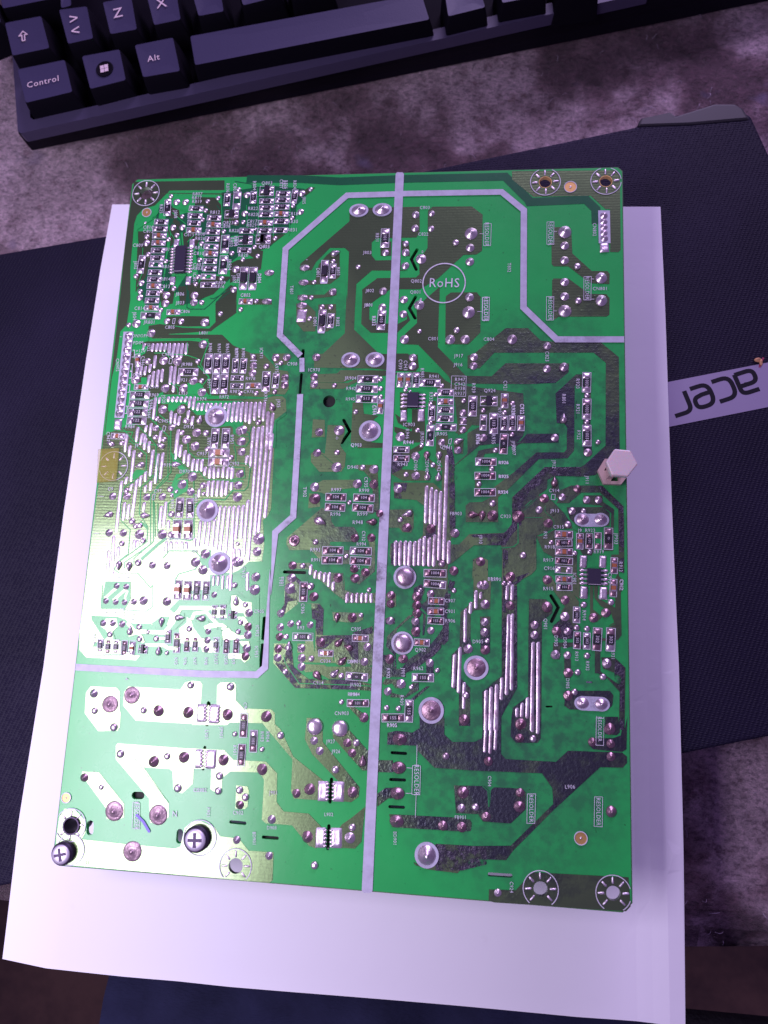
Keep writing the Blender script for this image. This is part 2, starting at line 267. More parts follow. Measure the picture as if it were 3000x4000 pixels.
# ---------- read layout
DATA="""M|2.70 5.77|6.1,-6.1
F|1.77|7.3,-14.6
V|0.95|16.6,-7.8 36,-9.1 31.8,-10.4 31.4,-14.3 22.1,-16.7 30.5,-18.2 44,-5.5 47,-19.6 39.5,-23.4 52.3,-30.2 48.1,-35.3 53.8,-34 17.4,-35.7 30.3,-45.4 16.8,-48 17.5,-26.4
V|1.08|20.7,-24.7 44.1,-19.7 31.1,-28.5 43.5,-32.7 9.9,-32.7 31,-35.4 5.9,-41.8 31,-42.4 40.3,-43.1 21.7,-47.1 8.3,-48.3 33.4,-53 8.5,-25.1
V|0.59|7.2,-19.1 52,-22.6
S|1.38|15.5,-10 19.2,-10.3 22.8,-10.4 8.6,-27.8 47.5,-7.9 8.4,-50.7
S|1.54|45.6,-39.3 19,-49.8 30.2,-49.9 30.2,-52.9 19,-53.2
T|1.3 90|18.8,-21.3 22.6,-21.3 47.2,-15.9 8.3,-44.7 45.5,-47.7
R|r 1.95 101|24.8,-13.2 30.1,-13.5 24.7,-16.3 30,-16.6 24.8,-19.4 29.7,-19.7 32.5,-17.4 37.7,-17.6 32.5,-23.3 37.7,-23.6 32.6,-26.6 37.8,-26.5 32.5,-35.8 37.7,-35.9 32.6,-38.9 37.8,-39 32.5,-45.7 37.8,-45.7
R|r 1.96 101|11.1,-18.7 16.4,-18.9 10.8,-21.7 16.4,-21.8 11.1,-31 16.4,-31.1 11.2,-34.2 16.3,-34.2 10.9,-40.2 16,-40.4 10.9,-43.2 16.1,-43.3 11.1,-48.9 16.1,-49 10.9,-52 16.1,-52 45.9,-31.3 50.9,-31.5 46,-23.2 51.2,-23.4
R|c 1.94 101|24.7,-22.5 30.2,-22.7 32.6,-20.3 37.8,-20.6 32.6,-32.6 37.8,-32.8 11,-24.7 16.3,-24.8 11.1,-27.7 16.2,-27.9 11,-46 16.2,-46.1 48.2,-52.6 53.1,-52.7
R|e 1.91 101|32.5,-29.6 37.7,-29.9 32.3,-42.2 37.7,-42.4 10.9,-36.9 16,-37
R|e 2.72 101|43.7,-6.8 43.7,-13.8
R|z 2.44 101|15.6,-9.6 15.8,-16 7.7,-33.3 7.4,-40.4
R|z 2.98 101|40.4,-25.2 40.5,-32.4 40.6,-33.8 40.6,-41.1
R|r 2.14 101|39.7,-7.3 39.7,-12.3 50.2,-6.6 50.2,-11.4
R|d 2.85 101|49.1,-38.7 49.1,-47.1 52.7,-38.8 52.7,-47.2
Q||39.3,-14.5 44.8,-17.8 45.6,-25.5 51.3,-29.1 52.6,-25.4 57.8,-28.8
U|9 4.42|23.4,-29.8 23.7,-41
B|2.13|20.9,-26.3 20.8,-29.8 27.1,-26.4 27.3,-29.9 21,-42.1 20.9,-45.6 27.2,-42.1 27.2,-45.6
C||0.5,-0.9 37.8,-1.2 38.2,-5.5 15.8,-5.1 10.3,-11.5 5.5,-13 3.3,-15.8 2.6,-19.4 3.1,-38 4.6,-51.6 4.3,-61.9 2,-64.6 1.8,-75.9 0.8,-83.3 0.7,-98 0.7,-110.6 0.3,-116.3 0.1,-123.7 0.5,-110.2 0.3,-49.7 -0.1,-27.3 0.3,-6
C||26.7,-8.2 34.5,-8.6 37.6,-12.1 37.9,-15.3 32.7,-15.6 26.7,-11.9
C||15.3,-11.6 20.5,-13.7 21.2,-17.3 17.4,-17.3 14.9,-14.8
C||18.9,-17.3 21.3,-18.9 21.8,-23.3 20.2,-26 18.6,-29.6 16.8,-22.8
C||22.9,-23.7 24.3,-22.6 29.4,-24.6 29.7,-27.8 28.4,-29.7 25.7,-25.4 25.4,-29.3 23.9,-29.3
C||32.3,-15.2 38.3,-15.7 39,-31.8 37.6,-33.4 37.7,-25.6 37.4,-17.7
C||38.9,-13.7 44.8,-13.9 45.4,-21 39.4,-20.1
C||4.7,-22.6 11.1,-22.7 11.3,-31.4 9.8,-42 6.4,-48.5 5,-29
C||16,-47.8 19.1,-48.6 20.4,-46.7 22.1,-48.6 21.8,-53.2 17.4,-54.3
C||27.9,-48.3 33.8,-48.4 36.6,-46.1 36.8,-48.4 34,-50.5 32.6,-51.4 28.2,-51.4
C||45.5,-30.4 55.8,-31.7 55.5,-39.4 48.6,-42 43.8,-45 43.1,-36.9 45.9,-35.4 52.4,-34.7
C||39,-52.6 44.2,-45.8 46.8,-46.6 46.8,-54.9 47,-51.5 47.3,-57.2 39.7,-63.1 38,-64.6 21.3,-65.7 26.6,-67.6 15.3,-67.6 13.2,-65.7 13.2,-62.3 17.6,-61.6 26.6,-63.1 37.2,-63.5 39.5,-60.9 38.8,-53.4
C||19.9,-58.6 28.3,-58.4 36.7,-58.6 37.4,-62.4 28.4,-62.7 20.2,-62
C||23.3,-46.3 26.6,-46 28,-44.9 37.6,-41.9 43.9,-42.3 37.6,-49.5 31.9,-51.8 27.1,-47.5 26.9,-52.5 26.3,-54 24.4,-54
Y|0.35|16.3,-17.2 21.7,-22.5 23.1,-29.2
Y|0.34|26.1,-41 27.6,-52.5 27.6,-54.8 28.8,-55.6 34.6,-55.6 36.3,-54.1 44.2,-45.8
Y|0.34|46,-45.8 44.1,-48.8 39,-52.6
Y|0.34|44,-47.7 37.8,-51.4 36.4,-51.1
Y|0.35|35.7,-12.1 38.3,-15.3 38.3,-24
Y|0.35|26.7,-11.9 30.5,-11.9 34.6,-15.6
Y|0.35|45,-15.4 48.3,-20.2 48.7,-24.2
Y|0.34|40.1,-44.2 42.6,-44.2 44.3,-41.9
Y|0.35|9.8,-17.1 14,-13.6 17.5,-18.1
Y|0.35|42,-1.8 49.2,-3.2 49.4,-6
YM|5 0.93 0.59|46.8,-0.9 68.3,-1.5 83.8,-2.9 106.5,-2.5 147.2,-2.6 156,-12.5 156.4,-13.4 177,-12.9 180.5,-16.8 180.6,-22.8
C||-6.9,-5.4 67.7,-8 72.2,-5 74.5,-5.4 71.7,-8.1 68.9,-9.2 67.7,-8.8
W|1.4 -1 R807|27.4,-7.1
W|1.4 -1 R817|27.3,-8.7
W|1.4 -1 R819|27.5,-10.4
W|1.4 -1 R812|35.3,-15.2
W|1.4 -1 C808|39.9,-21.3
W|1.4 -1 C815|25.7,-24.6
W|1.4 -1 R808|30.1,-24.4
W|1.4 -1 R826|30.3,-26.3
W|1.4 -1 R813|30.5,-30.2
W|1.4 -1 C810|30.3,-32.6
W|1.4 -1 C807|30.6,-37.4
W|1.4 -1 R803|30.4,-38.9
W|1.4 -1 R809|40.1,-45
W|1.3 -1 R816|39.9,-46.5
W|1.4 -1 C816|8.7,-21.1
W|1.4 -1 C812|8.9,-22.9
W|1.4 -1 C809|5.3,-28.8
W|1.4 -1 R828|43.6,-23.2
W|1.4 -1 R822|50.4,-13.9
W|1.4 -1 R823|50.6,-16.5
W|1.4 -1 C817|50.5,-19.4
W|1.4 -1 R829|50.4,-21
W|1.4 -1 Q823|40.9,-19.8
W|1.4 -1 R820|48.1,-33.6
W|1.3 -0 C802|50.4,-50.1
W|1.4 -0 J806|24.5,-49.5
W|1.4 -0 J803|24.9,-53.1
W|1.4 -1 C813|18.1,-46.3
W|1.4 -1 R811|17.6,-30.7
W|1.4 -1 R814|18,-43.2
W|1.4 -1 R815|18,-38
W|1.4 -85 R806|39.5,-4.7
W|1.4 -85 C803|42.4,-4.8
W|1.4 -85 R804|50.2,-4
W|1.4 -85 R804|44.7,-27.6
W|1.4 -85 R802|42.9,-28
W|1.4 -85 JR804|43,-37.5
W|1.3 -86 D804|55.1,-43.2
W|1.3 -85 D802|46.9,-43.1
W|1.3 -85 J807|45.3,-43.5
W|1.4 -85 IC801|29.6,-42.9
W|1.4 -84 J808|19.3,-15.7
W|1.4 -84 R825|13.2,-13.2
W|1.4 -84 J802|5.3,-37.2
W|1.4 -85 R805|24.9,-17
W|1.4 -85 Q804|44.5,-27.6
W|1.4 -1 Q811|56.3,-30.1
P|3.7 2.7|92.1,-15.6 101.1,-15.5
S|1.53|83.9,-48.9 102.9,-48.8
S|1.39|103.1,-33.3 69.3,-7.7
T|1.5 20|83.7,-33.4
O|2 1.3|72.5,-39 72.5,-45 72.6,-51.2 72.5,-54.3 58.9,-40.9 58.9,-52.6
V|0.96|83.4,-36.5 76.6,-45 75.9,-51.3 93,-39 72.7,-6.2 66.2,-13 66.2,-18.2 60.1,-26.7
T|1.3 70|69.4,-15.6
R|r 2.11 101|66.7,-6.4 66.3,-11.8
R|r 1.92 101|59.4,-7.7 64.6,-7.8 59.2,-10.4 64.6,-10.5 59.2,-13.3 64.6,-13.4 59.3,-19.4 64.6,-19.6 59.2,-23.3 64.5,-23.3 53,-10.7 58.3,-10.8 53.1,-13.6 58.5,-13.7 53.1,-16.4 58.5,-16.5 53.1,-23.3 58.3,-23.4
R|c 1.91 101|59.3,-16.3 64.4,-16.5 53.1,-20 58.5,-20.1
Q||52.5,-4.3 58.2,-8.6 52.6,-25 58.4,-29
R|r 2.95 101|102.7,-23.6 102.7,-31
R|d 2.59 101|80.3,-36.3 80.3,-44.8
R|r 2.21 101|83.5,-37.8 83.4,-43.3
C||88.4,-14.4 115.3,-14.4 115.7,-25 114.6,-27.1 102.3,-27.2 99.7,-27 97.7,-28.9 97.9,-34.2 99.5,-36.3 109,-36.2 109.2,-40.2 111.9,-40.6 98.3,-40.4 92.7,-45.8 92.7,-55.1 92.6,-50 92.8,-64 102.4,-73.4 105.5,-73.6 116.7,-73.8 117.4,-78.7 116.3,-80.2 109.4,-80.2 99.9,-79.2 78.7,-78.9 78.4,-73.8 81.7,-73.5 89.4,-65.5 89.2,-49.9 89.6,-52.9 89.2,-32.6 87.5,-31 81.8,-30.9 76.8,-36.6 75.2,-40 70.9,-40.1 70.7,-37.3 88.7,-19.9
C||82.9,-31.9 85.6,-32.5 86.2,-42.8 82.7,-45.7 72.8,-46 72.6,-44.1 76.9,-44.2 77.9,-37.7 80.6,-34
C||70.5,-50.1 80.8,-50 82.8,-47.8 85.3,-47.8 85.4,-50.3 83,-50.9 70.7,-52.2
C||101,-28.9 105.1,-28.6 105.3,-34.5 101.3,-34.4
C||59.8,-25.2 64.1,-24.8 60,-28.3 57.9,-29.8 55.1,-31.3 53,-32 52.5,-25.8
C||120.2,-14.5 134.9,-14.7 139.1,-18.2 139.2,-32.9 137.2,-34.4 132.4,-34.5 123.4,-43.7 116.7,-48.1 112.5,-48.1 105.6,-48 98.6,-53.7 98,-53.3 98.3,-60 101.1,-61.5 105.3,-61.7 109.1,-61.8 112.3,-60 112.2,-57.1 113.5,-60.4 108.9,-65.3 99.2,-65.3 95.4,-61.8 95.2,-50 95,-48.1 100.5,-43.5 115,-43.4 116.3,-42 115.9,-36.3 118.9,-31.5 118.5,-16.2
C||117.8,-53.1 123.9,-47.2 124.2,-55.3 123.9,-50.2 124,-70.9 134.4,-81.8 143.6,-82 148.5,-77 148.6,-77 170.9,-77 170.7,-80.3 166.2,-84.3 157.2,-84.8 134.5,-84.8 129.5,-84.7 128.4,-82.1 116.9,-70 111.5,-69.8 111.8,-65.8 116.1,-61.5 115.6,-53.8
C||128.1,-49.5 137.6,-49.5 139.3,-51.8 139,-51 139.3,-65.2 135.1,-69.8 126.7,-69.8 126.3,-51
C||156.3,-63.6 160.9,-68.4 166.5,-68.9 182,-69.1 188.1,-74.6 188,-107.8 188,-108.2 183.3,-113.9 180.1,-117.3 175.1,-115.1 183.3,-107 183.3,-105.9 183.6,-76.7 179.4,-72.9 146.2,-73 144.5,-73 139.3,-79 135,-79 134.9,-74.1 137.2,-73.4 148.3,-63.6
C||109,-28.3 111.8,-28.7 112.4,-34.8 109.3,-34.4
W|1.3 -86 R824|66.3,-4
W|1.3 -86 C821|60.9,-3.5
W|1.3 -86 R825|61.9,-3.9
W|1.3 -86 R826|62.8,-3.9
W|1.3 -87 R831|99.7,-27
W|1.3 -86 D801|77.8,-41.2
W|1.2 -87 R803|85.6,-40.7
W|1.3 -86 T801|68.1,-48.2
W|1.3 -86 J805|70.4,-10.9
W|1.3 -86 D804|55.3,-43.2
W|1.4 -1 Q803|55.2,-3.1
W|1.4 -1 C818|66.4,-16.5
W|1.4 -1 R830|66.7,-19.8
W|1.4 -1 R831|66.7,-23.3
W|1.4 -1 Q805|56.1,-30.2
W|1.3 -1 J803|96.3,-33.2
W|1.3 -0 J802|98,-48.7
W|1.3 -0 J801|97.9,-54.4
L|0.11|72.8,-35.8 73.5,-35.8
T|1.2 60|120,-17.4 120,-23.7
S|1.47|113.9,-17.7 113.9,-23.4
S|2.45|135,-26
S|1.65|134.8,-31.7 134.8,-37.4 135,-51.5
S|2.02|116.6,-36
V|1.24|110.7,-29.7 129.4,-29.6
S|1.53|110.7,-33.3 110.8,-38.7 110.8,-52.3
S|1.95|116.6,-54.5
SL|1.23|115,-32.1 113,-35.9 115,-40.1
C||109,-28.3 111.8,-28.7 112.4,-34.8 109.3,-34.4
W|1.3 -1 C803|117.3,-15
W|1.3 -1 C822|117.1,-26
W|1.3 -1 Q802|115.2,-45
W|1.3 -0 Q801|115.1,-49.4
W|1.1 -1 0|117.1,-33.2
W|1.1 -0 0|117.2,-52.3
W|3.6 -1 RoHS|125.6,-45.9
LC|0.43 7.83|125.5,-45.8
L|0.14|139.7,-22 142.4,-22.1 142.3,-31 139.7,-31 139.7,-22
L|0.14|138.1,-26.1 139.8,-26.2
W|1.5 -89 RESOLDER|140.8,-26.4
W|1.3 -89 T802|149.2,-39.9
L|0.14|139.7,-51.6 142.3,-51.6 142.3,-60.5 139.8,-60.5 139.7,-51.6
W|1.5 -89 RESOLDER|141.1,-56.1
L|0.17|138,-57.2 139.6,-57.2
L|2.31|107.9,-8.9 146,-9.1 154.3,-16.8 154.6,-55.7 166.5,-68 190,-68
Z||105.6,-0.5 106.1,0.2 108.3,0.1 108.8,-0.6 109.1,-256.3 108.7,-257 106.3,-257.2 105.6,-256.5
L|2.32|105.6,-9 87.2,-9.1 64.6,-31.2 64.8,-54.9 64.9,-66.3 73.3,-74.4
L|1.86|73.9,-75.3 74.3,-80.7
L|2.25|74.2,-89.3 74.5,-109.7 74.7,-135 68.6,-140.9 68.5,-160.9 67.8,-156.4 68.5,-187.9 65.8,-190.5 47.2,-191.2 0.1,-191.1
M|2.25 5.98|162.1,-5.3
M|2.22 5.65|184.2,-5.5
F|2.16|171.3,-7.6
Z||181.3,-17.5 185.5,-17.6 185.6,-30.7 181.4,-30.7
S|1.55|183.3,-19.7 183.3,-22.1 183.3,-24.3 183.3,-26.6 183.4,-28.8
B|3.21|183.4,-30.7 183.5,-34.2
S|2.48|169.2,-26
S|1.62|169.2,-31.4 169.2,-37.2 169.3,-45.8 169.3,-51.4
S|2.14|182.2,-44.3 182.2,-53.1
V|1.25|173.8,-39.7 174.1,-53.2
C||149.7,-0.4 188.1,-1.1 189.3,-2.6 189.2,-33.3 188.4,-34.2 185.5,-34.1 185.6,-16.9 184,-16.9 178.7,-11.3 157.7,-11.2 149.8,-3.9
C||165.3,-23.8 171,-23.9 171.6,-24.9 172,-34.5 178.9,-41.5 184.4,-41.6 185.2,-42.7 185.1,-46.7 178.9,-46.3 175.3,-43.7 170.6,-39.6 165.3,-39.5 164.6,-38.6 164.5,-29.9 165.3,-30
C||165.3,-44.3 170.6,-44.4 177.9,-50.4 184,-50.6 185,-52.1 185.1,-51.7 185,-58.5 184,-59.2 167.1,-59.2 165.4,-60.5 164.8,-55.5 164.8,-45
L|0.14|162.8,-21.8 165.3,-21.8 165.3,-30.9 162.8,-30.8 162.8,-21.8
L|0.14|165.3,-25.8 166.4,-25.8
W|1.5 -90 RESOLDER|164,-26.4
L|0.17|176.1,-43.8 178.7,-43.8 178.5,-52.9 176,-52.9 176.1,-43.8
L|0.17|178.6,-44.7 179.7,-44.8
L|0.17|178.6,-52.6 179.7,-52.6
W|1.4 -90 RESOLDER|177.2,-48.3
L|0.14|162.8,-51.5 165.4,-51.5 165.3,-60.6 162.8,-60.6 162.8,-51.5
L|0.14|165.4,-57.1 166.5,-57.1
W|1.4 -90 RESOLDER|164.1,-56.1
W|1.3 -90 CN802|179.9,-25.2
W|1.3 -0 CN801|181.8,-48.6
V|1.05|17.4,-56 41.1,-57.6 5.2,-62.1 34,-76.7 36.2,-84.4 51.6,-89.2 7.7,-109 23.9,-107.3 20.5,-106.5 30.6,-104.6 20.4,-99.4
V|1.26|14.4,-76.7 39.8,-104.7
S|1.73|8.2,-61.5 35.3,-61.1 14.5,-65.4 35.4,-69.9 29.5,-87.2 29.4,-95.7 20.6,-76.4 26.1,-76.7 33,-84.4 22.3,-87.4 22.2,-95.7 36.8,-88.9 10.3,-84.2
S|1.27|20.3,-60.5 25.9,-60.6 20.3,-103 26.3,-102.7
S|1.70|36.2,-104.5 32.5,-107.2 36.1,-109.7 52.6,-103.6 53.4,-107.6
T|1.4 80|36.9,-99.9
V|1.29|31.8,-100
T|1.4 160|3.8,-109.5 23.3,-109.9
R|c 1.89 122|11.1,-55 16.2,-55.1 20.1,-56.9 25,-56.8
R|z 2.64 122|9.8,-58.2 17.4,-58.3
R|c 1.86 122|10.1,-74 10.8,-78.8
R|c 1.83 122|10.4,-87.1 15.5,-87.1
R|r 2.75 122|9.1,-90.2 16.4,-90.2 9.1,-93.5 16.4,-93.6 9.1,-97 16.2,-96.9 9,-100.2 16.2,-100.3
R|r 2.74 122|27.2,-81 34.4,-81
R|r 2.63 122|38.2,-73.9 38.2,-81.3 41.6,-73.9 41.6,-81.3 44.9,-73.9 45,-81.2 41.7,-82 41.6,-89.2 45,-82 45,-89.2
R|r 1.99 122|48.7,-75.7 48.8,-81
R|r 1.80 122|47.7,-83.2 52.1,-83.2 47.8,-86.3 52.2,-86.3
R|r 2.65 122|43.4,-103 43.3,-110.2 47.4,-103 47.5,-110.1
R|c 1.99 122|3.5,-106.3 8.4,-106.4
Z||3.5,-64.8 7.5,-64.8 7.6,-99.3 3.8,-99.2
B|2.91|5.4,-99.6 5.4,-103.9
S|1.65|5.7,-66.5 5.8,-69.3 5.7,-72.1 5.7,-74.9 5.7,-77.7 5.7,-80.5 5.6,-83.3 5.6,-86 5.5,-88.8 5.6,-91.7 5.6,-94.7 5.5,-97.4
L|0.26|8,-72.3 8.8,-72.3 8.9,-75.1 8,-75.1
L|0.26|7.7,-77.9 8.6,-77.9 8.6,-80.7 7.9,-80.7
L|0.26|7.9,-80.9 8.7,-80.9 8.7,-83.5 7.9,-83.5
L|0.26|7.7,-86.2 8.5,-86.2 8.6,-89.1 7.8,-89.2
L|0.26|7.8,-94.6 8.4,-94.6 8.5,-97.5 7.7,-97.5
C||12.1,-68.7 30,-68.4 37,-69.1 37.5,-67.6 32.8,-67.6 16,-67.4 21.3,-65.9 42.5,-66 49.1,-72.1 48.2,-73.5 53.5,-73.5 58.5,-73.5 63.5,-79 66,-80 68.9,-80.4 69.6,-86.5 68.4,-88.7 61.1,-89.4 47.8,-89.9 40.3,-90.3 33.8,-85.3 31.6,-85.3 31.1,-87.2 31.3,-89.7 20.2,-90.1 16.4,-92 15.7,-85.4 10.5,-85.1 8.9,-83.3 6.3,-73.6 11.2,-71.4
C||30.1,-91.5 60.9,-91.2 64,-90.1 67.4,-90.1 68.9,-91.2 69.4,-95.8 65.7,-99.7 66.4,-132.5 65.3,-135.2 63.7,-136.6 64.9,-145.6 64.5,-151.3 59.8,-151.7 56.3,-154.8 53.4,-156.2 58,-155.8 46,-156.8 46.1,-161.7 43.2,-162.2 37.2,-167 37.3,-168.3 33.3,-175.9 26.9,-176.2 17.8,-174.7 13.9,-173.5 4.8,-173.2 9,-179.6 10.6,-177.9 13.7,-180.7 13,-181.3 9.3,-181.5 5.9,-182.3 5.2,-184.9 6.5,-186.8 15.7,-186.4 23.2,-186 22,-187.7 3.5,-187.6 0.6,-185.1 -0.1,-178.7 0.1,-160.8 0.2,-148 0.5,-123.7 0.2,-106.3 2.6,-104.8 5,-104.1 7.1,-103 11.7,-102.2 15.2,-94.2 17,-90.5 21.6,-93.4 30.6,-93.3 35.3,-97.6 38.5,-97.5 41,-101.8 42.5,-102.5 48.7,-101.7 53.9,-105.2 52.8,-92 29.4,-92.2
GP||69.3,-96 69.5,-97.2 68,-98.3 66.1,-99.7 66.5,-109.8 64.4,-109.9 65.3,-99.4
KV|1.19|12.2,-70.1 12.1,-71.7 15.6,-70.1 15.6,-72.1 17.3,-70.1 17.3,-72.1 18.8,-70 18.9,-72.1 20.5,-70 20.6,-72.1 22.2,-70 22.4,-73.6 24,-70 24,-74.5 25.6,-70 25.7,-74.5 27.2,-70 27.3,-74.7 29,-70 29,-73.2
KV|1.11|17.1,-74.9 17.2,-78.8 10.5,-79.6 10.5,-81.8 12,-79.2 12,-81.6 13.7,-79.2 13.7,-81.6 15.5,-78.4 15.5,-80.5 15.6,-82.7 15.4,-85.6 17.1,-81.2 17.2,-86.2 18.8,-80.6 19,-86.1 20.4,-80.3 20.6,-84.3 23.8,-79.1 24,-85.4 25.4,-79.1 25.6,-88.3 27.2,-82.8 27.2,-85
KV|1.16|18.9,-91.3 18.9,-98.9 20.5,-91.2 20.5,-92.7 23.9,-91.2 24,-92.1 25.6,-91.2 25.7,-92.1 27.3,-91.2 27.3,-92.1 28.9,-91.2 29,-92.1 30.7,-91.1 30.6,-92.1 32.3,-91.1 32.4,-94.4 34,-91.1 34,-95.1 35.8,-93.6 35.7,-95.4 37.4,-93.6 37.3,-95.4 39.2,-93.6 39.1,-95.7 40.6,-93.6 40.7,-94.5 42.4,-93.6 42.5,-94.5 44.2,-93.5 44.2,-94.4 46.1,-93.5 46,-94.8 47.6,-93.5 47.5,-99.4 49.2,-93.5 49.3,-99.6 50.9,-93.5 51,-99.4
KV|1.15|25.7,-96.3 25.8,-100.7 27.4,-97.7 27.4,-100.5 29,-98.7 28.9,-101.1 32.3,-96.5 32.3,-98.3 34.1,-98.7 34,-101 13.3,-103.2 13.2,-107.9 16.5,-102.5 16.4,-103.9 18.3,-101.7 18.3,-105.5 15.2,-105.7 15,-108.9 16.8,-107.5 16.7,-110.7 22.4,-104.5 22.2,-107.9 9.4,-105.8 9.2,-110.8 29.1,-103.9 29.1,-114.7 27.6,-101.6 27,-102.3
G|0.34|13.8,-67.8 33.6,-67.6 37.7,-69.1 35.2,-78 38.9,-83.1 34.5,-89.7
G|0.33|16.6,-73.4 21,-73.4 23,-75.4
G|0.44|34.2,-78.4 38.9,-82.7 40.3,-90.3
G|0.29|23.6,-85 40,-90.3 52.7,-90.4
G|0.36|16.5,-92.7 20.2,-90.1 33.5,-90 35.7,-90.7
G|0.33|21.6,-93.4 30.9,-93.3 35.6,-97.6 38.5,-97.5
G|0.33|5.4,-104.1 11.6,-104.7 10.6,-108.6 10.9,-108 17.9,-113.2 18.3,-119.9 13.7,-119.9
G|0.33|7.1,-103 12.3,-107.9 13.1,-108.6 21.1,-109.6
G|0.33|12.7,-101.4 22.3,-110.6 17.9,-105.7 21.2,-109.9 22,-120.8 17.1,-125.5 17.5,-135.5 21.2,-140.2 21.4,-145.6 11.1,-153.7 10.3,-156.1 12.2,-157.3 19.2,-157.1 24.6,-162.2 25.3,-161.2 26.1,-168.8 23.9,-170.5 16.6,-170.4 14.5,-169.9 7.2,-170.2 6.8,-169.2 6.6,-161.9
G|0.33|17.1,-98.5 25.8,-106.3 26.2,-110.5 25.4,-106.3 27,-122.1 21,-128.2 22.9,-146.6 13.9,-153.3 14.1,-155.6
G|0.32|21,-97.7 26,-101.3 26.9,-110.5 27.9,-119.7 23.1,-125.3 22.2,-130.2 23.9,-145.5 17.2,-151.8 17.5,-154.8
G|0.32|26.8,-123.2 34.5,-122.7 34.8,-125.8 29.6,-130 28,-131.4 28.5,-136.2 30.4,-137.5 37.3,-137
G|0.28|28.2,-112.6 34.9,-119.2 38.7,-119.3 41.4,-122.2 55.3,-122.2
G|0.28|33,-107.6 33.8,-111.8 36.9,-114.2 41.8,-114.3
G|0.41|55.6,-126 51.8,-126.1 49,-129.6 41.4,-129.4 38.8,-131.2 37.9,-133.2 39,-144.1 37.3,-144.8 33.1,-144.2 29.7,-144.3
GP||31.8,-116.8 34.5,-119.2 30.2,-122.4 34.5,-122.3 34.9,-126.5 30.2,-129.3 27.9,-126.6 30,-120.3 32.5,-120.3 28.1,-115.5 27.1,-112
GP||14.6,-118.9 17.9,-119.2 17.3,-120.6 14,-123.1 12.8,-121.4
GP||18.5,-138.2 20.8,-139.8 20.9,-141.2 17.8,-138.2
G|1.03|28.6,-144 25.7,-146.5 20,-152.1
G|0.41|30.1,-148.7 39.7,-148.4 42.4,-151 40.4,-155 34.4,-156.9 33.5,-158.9 33.5,-162.2 33.3,-162.6 33.6,-158.3
G|0.34|28,-151.5 30.1,-148.7
G|0.47|47.9,-156.1 58.1,-156.1
GP||42.1,-148 45.5,-147.9 45.7,-149.9 45.4,-154.5 43,-154 41.7,-151.3
G|0.28|10.7,-138.1 14.6,-141.4 14.9,-150.2 11.1,-153.4
GP||8.8,-75.9 13,-73.6 14.1,-70.6 11.2,-71 8.4,-72.1
GP||8.2,-67.6 13.6,-66.1 13.9,-68.4 11,-69.5 8.2,-70.6
GP||30.9,-85.3 35.9,-85.3 40,-90.7 34.5,-89.7 31.3,-89.7
GP||12.5,-83.2 14.7,-83.2 15.4,-89.1 13.2,-89.1
GP||24.2,-93.7 29.5,-93.3 25.6,-97.3 24.4,-95.9
GP||19.8,-89.8 21.8,-88.7 22,-90.5 19.9,-91.2
GP||49.8,-101 52.9,-104.5 54.3,-105.2 50.1,-104.5
L|0.19|22.7,-59.5 23.6,-59.5 23.5,-61.6 22.7,-61.6 22.7,-59.5
L|0.18|23,-75.4 24.2,-75.8 24,-77.7 22.9,-77.7 23,-75.4
L|0.18|23.2,-102 24.3,-102.4 24,-104.2 23.1,-104 23.2,-102
W|1.4 -0 C814|8.9,-55.3
W|1.4 -0 JR801|13.5,-61
W|1.3 -0 C806|27.2,-56.7
W|1.3 -0 C805|21.8,-63.1
W|1.3 -0 L801|35.3,-65.4
W|1.3 -0 ON/OFF|10.2,-66.6
W|1.3 0 PDIM|9.9,-69.4
W|1.3 0 +12V|11.2,-72.7
W|1.3 0 C948|21.7,-74.1
W|1.3 0 JR988|30,-78
W|1.3 0 J921|29.3,-84.2
W|1.3 0 C949|18,-87
W|1.3 0 R969|18.3,-90.2
W|1.3 0 L951|29.7,-89.5
W|1.3 1 R974|37,-91.6
W|1.3 1 R972|45.5,-90.7
W|1.3 1 C945|23,-100.3
W|1.3 1 R984|10.3,-102.7
W|1.3 1 D972|33.1,-102.4
W|1.3 0 GND|11,-82.4
W|1.4 -84 J804|7.2,-58.5
W|1.3 -84 J922|14.2,-71.2
W|1.3 -84 C946|12.5,-76.6
W|1.3 -85 R986|38.4,-71.3
W|1.3 -85 R967|41.9,-71.5
W|1.3 -85 R965|45.1,-71.5
W|1.3 -85 R979|48.8,-73.2
W|1.3 -85 R971|39.2,-85.5
W|1.3 -84 J920|22.3,-91.8
W|1.3 -84 R968|17.5,-93.8
W|1.3 -84 R966|17.2,-97.4
W|1.3 -83 CN902|2.6,-78.3
W|1.3 -83 C947|2.2,-106.6
W|1.3 -85 R977|41.2,-108.2
W|1.3 -85 R951|49.9,-107
L|0.11|2.2,-66.9 3,-66.9
S|1.51|63.9,-75.1 68.1,-75 55.5,-81.2
S|1.44|55.6,-78.1 68,-82.9 68,-85.8 78.9,-82.5 79.1,-85.5
S|1.57|79.3,-74.9 82,-103.7
S|1.76|53.6,-103.2
S|1.92|89.4,-102.9
V|1.15|60.6,-78.6 59.3,-100.3 80.2,-55.1 83.5,-55.1
V|1.00|66,-77.3 64.5,-88.5 57.6,-89.1 54.7,-52.5 48.9,-55.9 86.7,-85.9 95,-95.9 103.5,-83.3 103.7,-87 75.8,-59.7
T|1.4 135|55.4,-75
T|1.5 110|64.1,-94.6
B|3.64|72.7,-56 72.5,-61
R|r 2.17 513|51.9,-75.7 51.8,-81.2
R|c 1.97 513|53.6,-86.3 58.9,-86.2
R|r 2.79 513|61,-80.8 61,-88.2
R|r 2.21 513|64.7,-81.5 64.5,-86.9
R|d 2.53 513|80.6,-56.4 80.5,-64.7
R|r 2.24 513|83.9,-57.9 83.7,-63.2
R|z 2.62 513|95.4,-83.5 102.5,-83.4
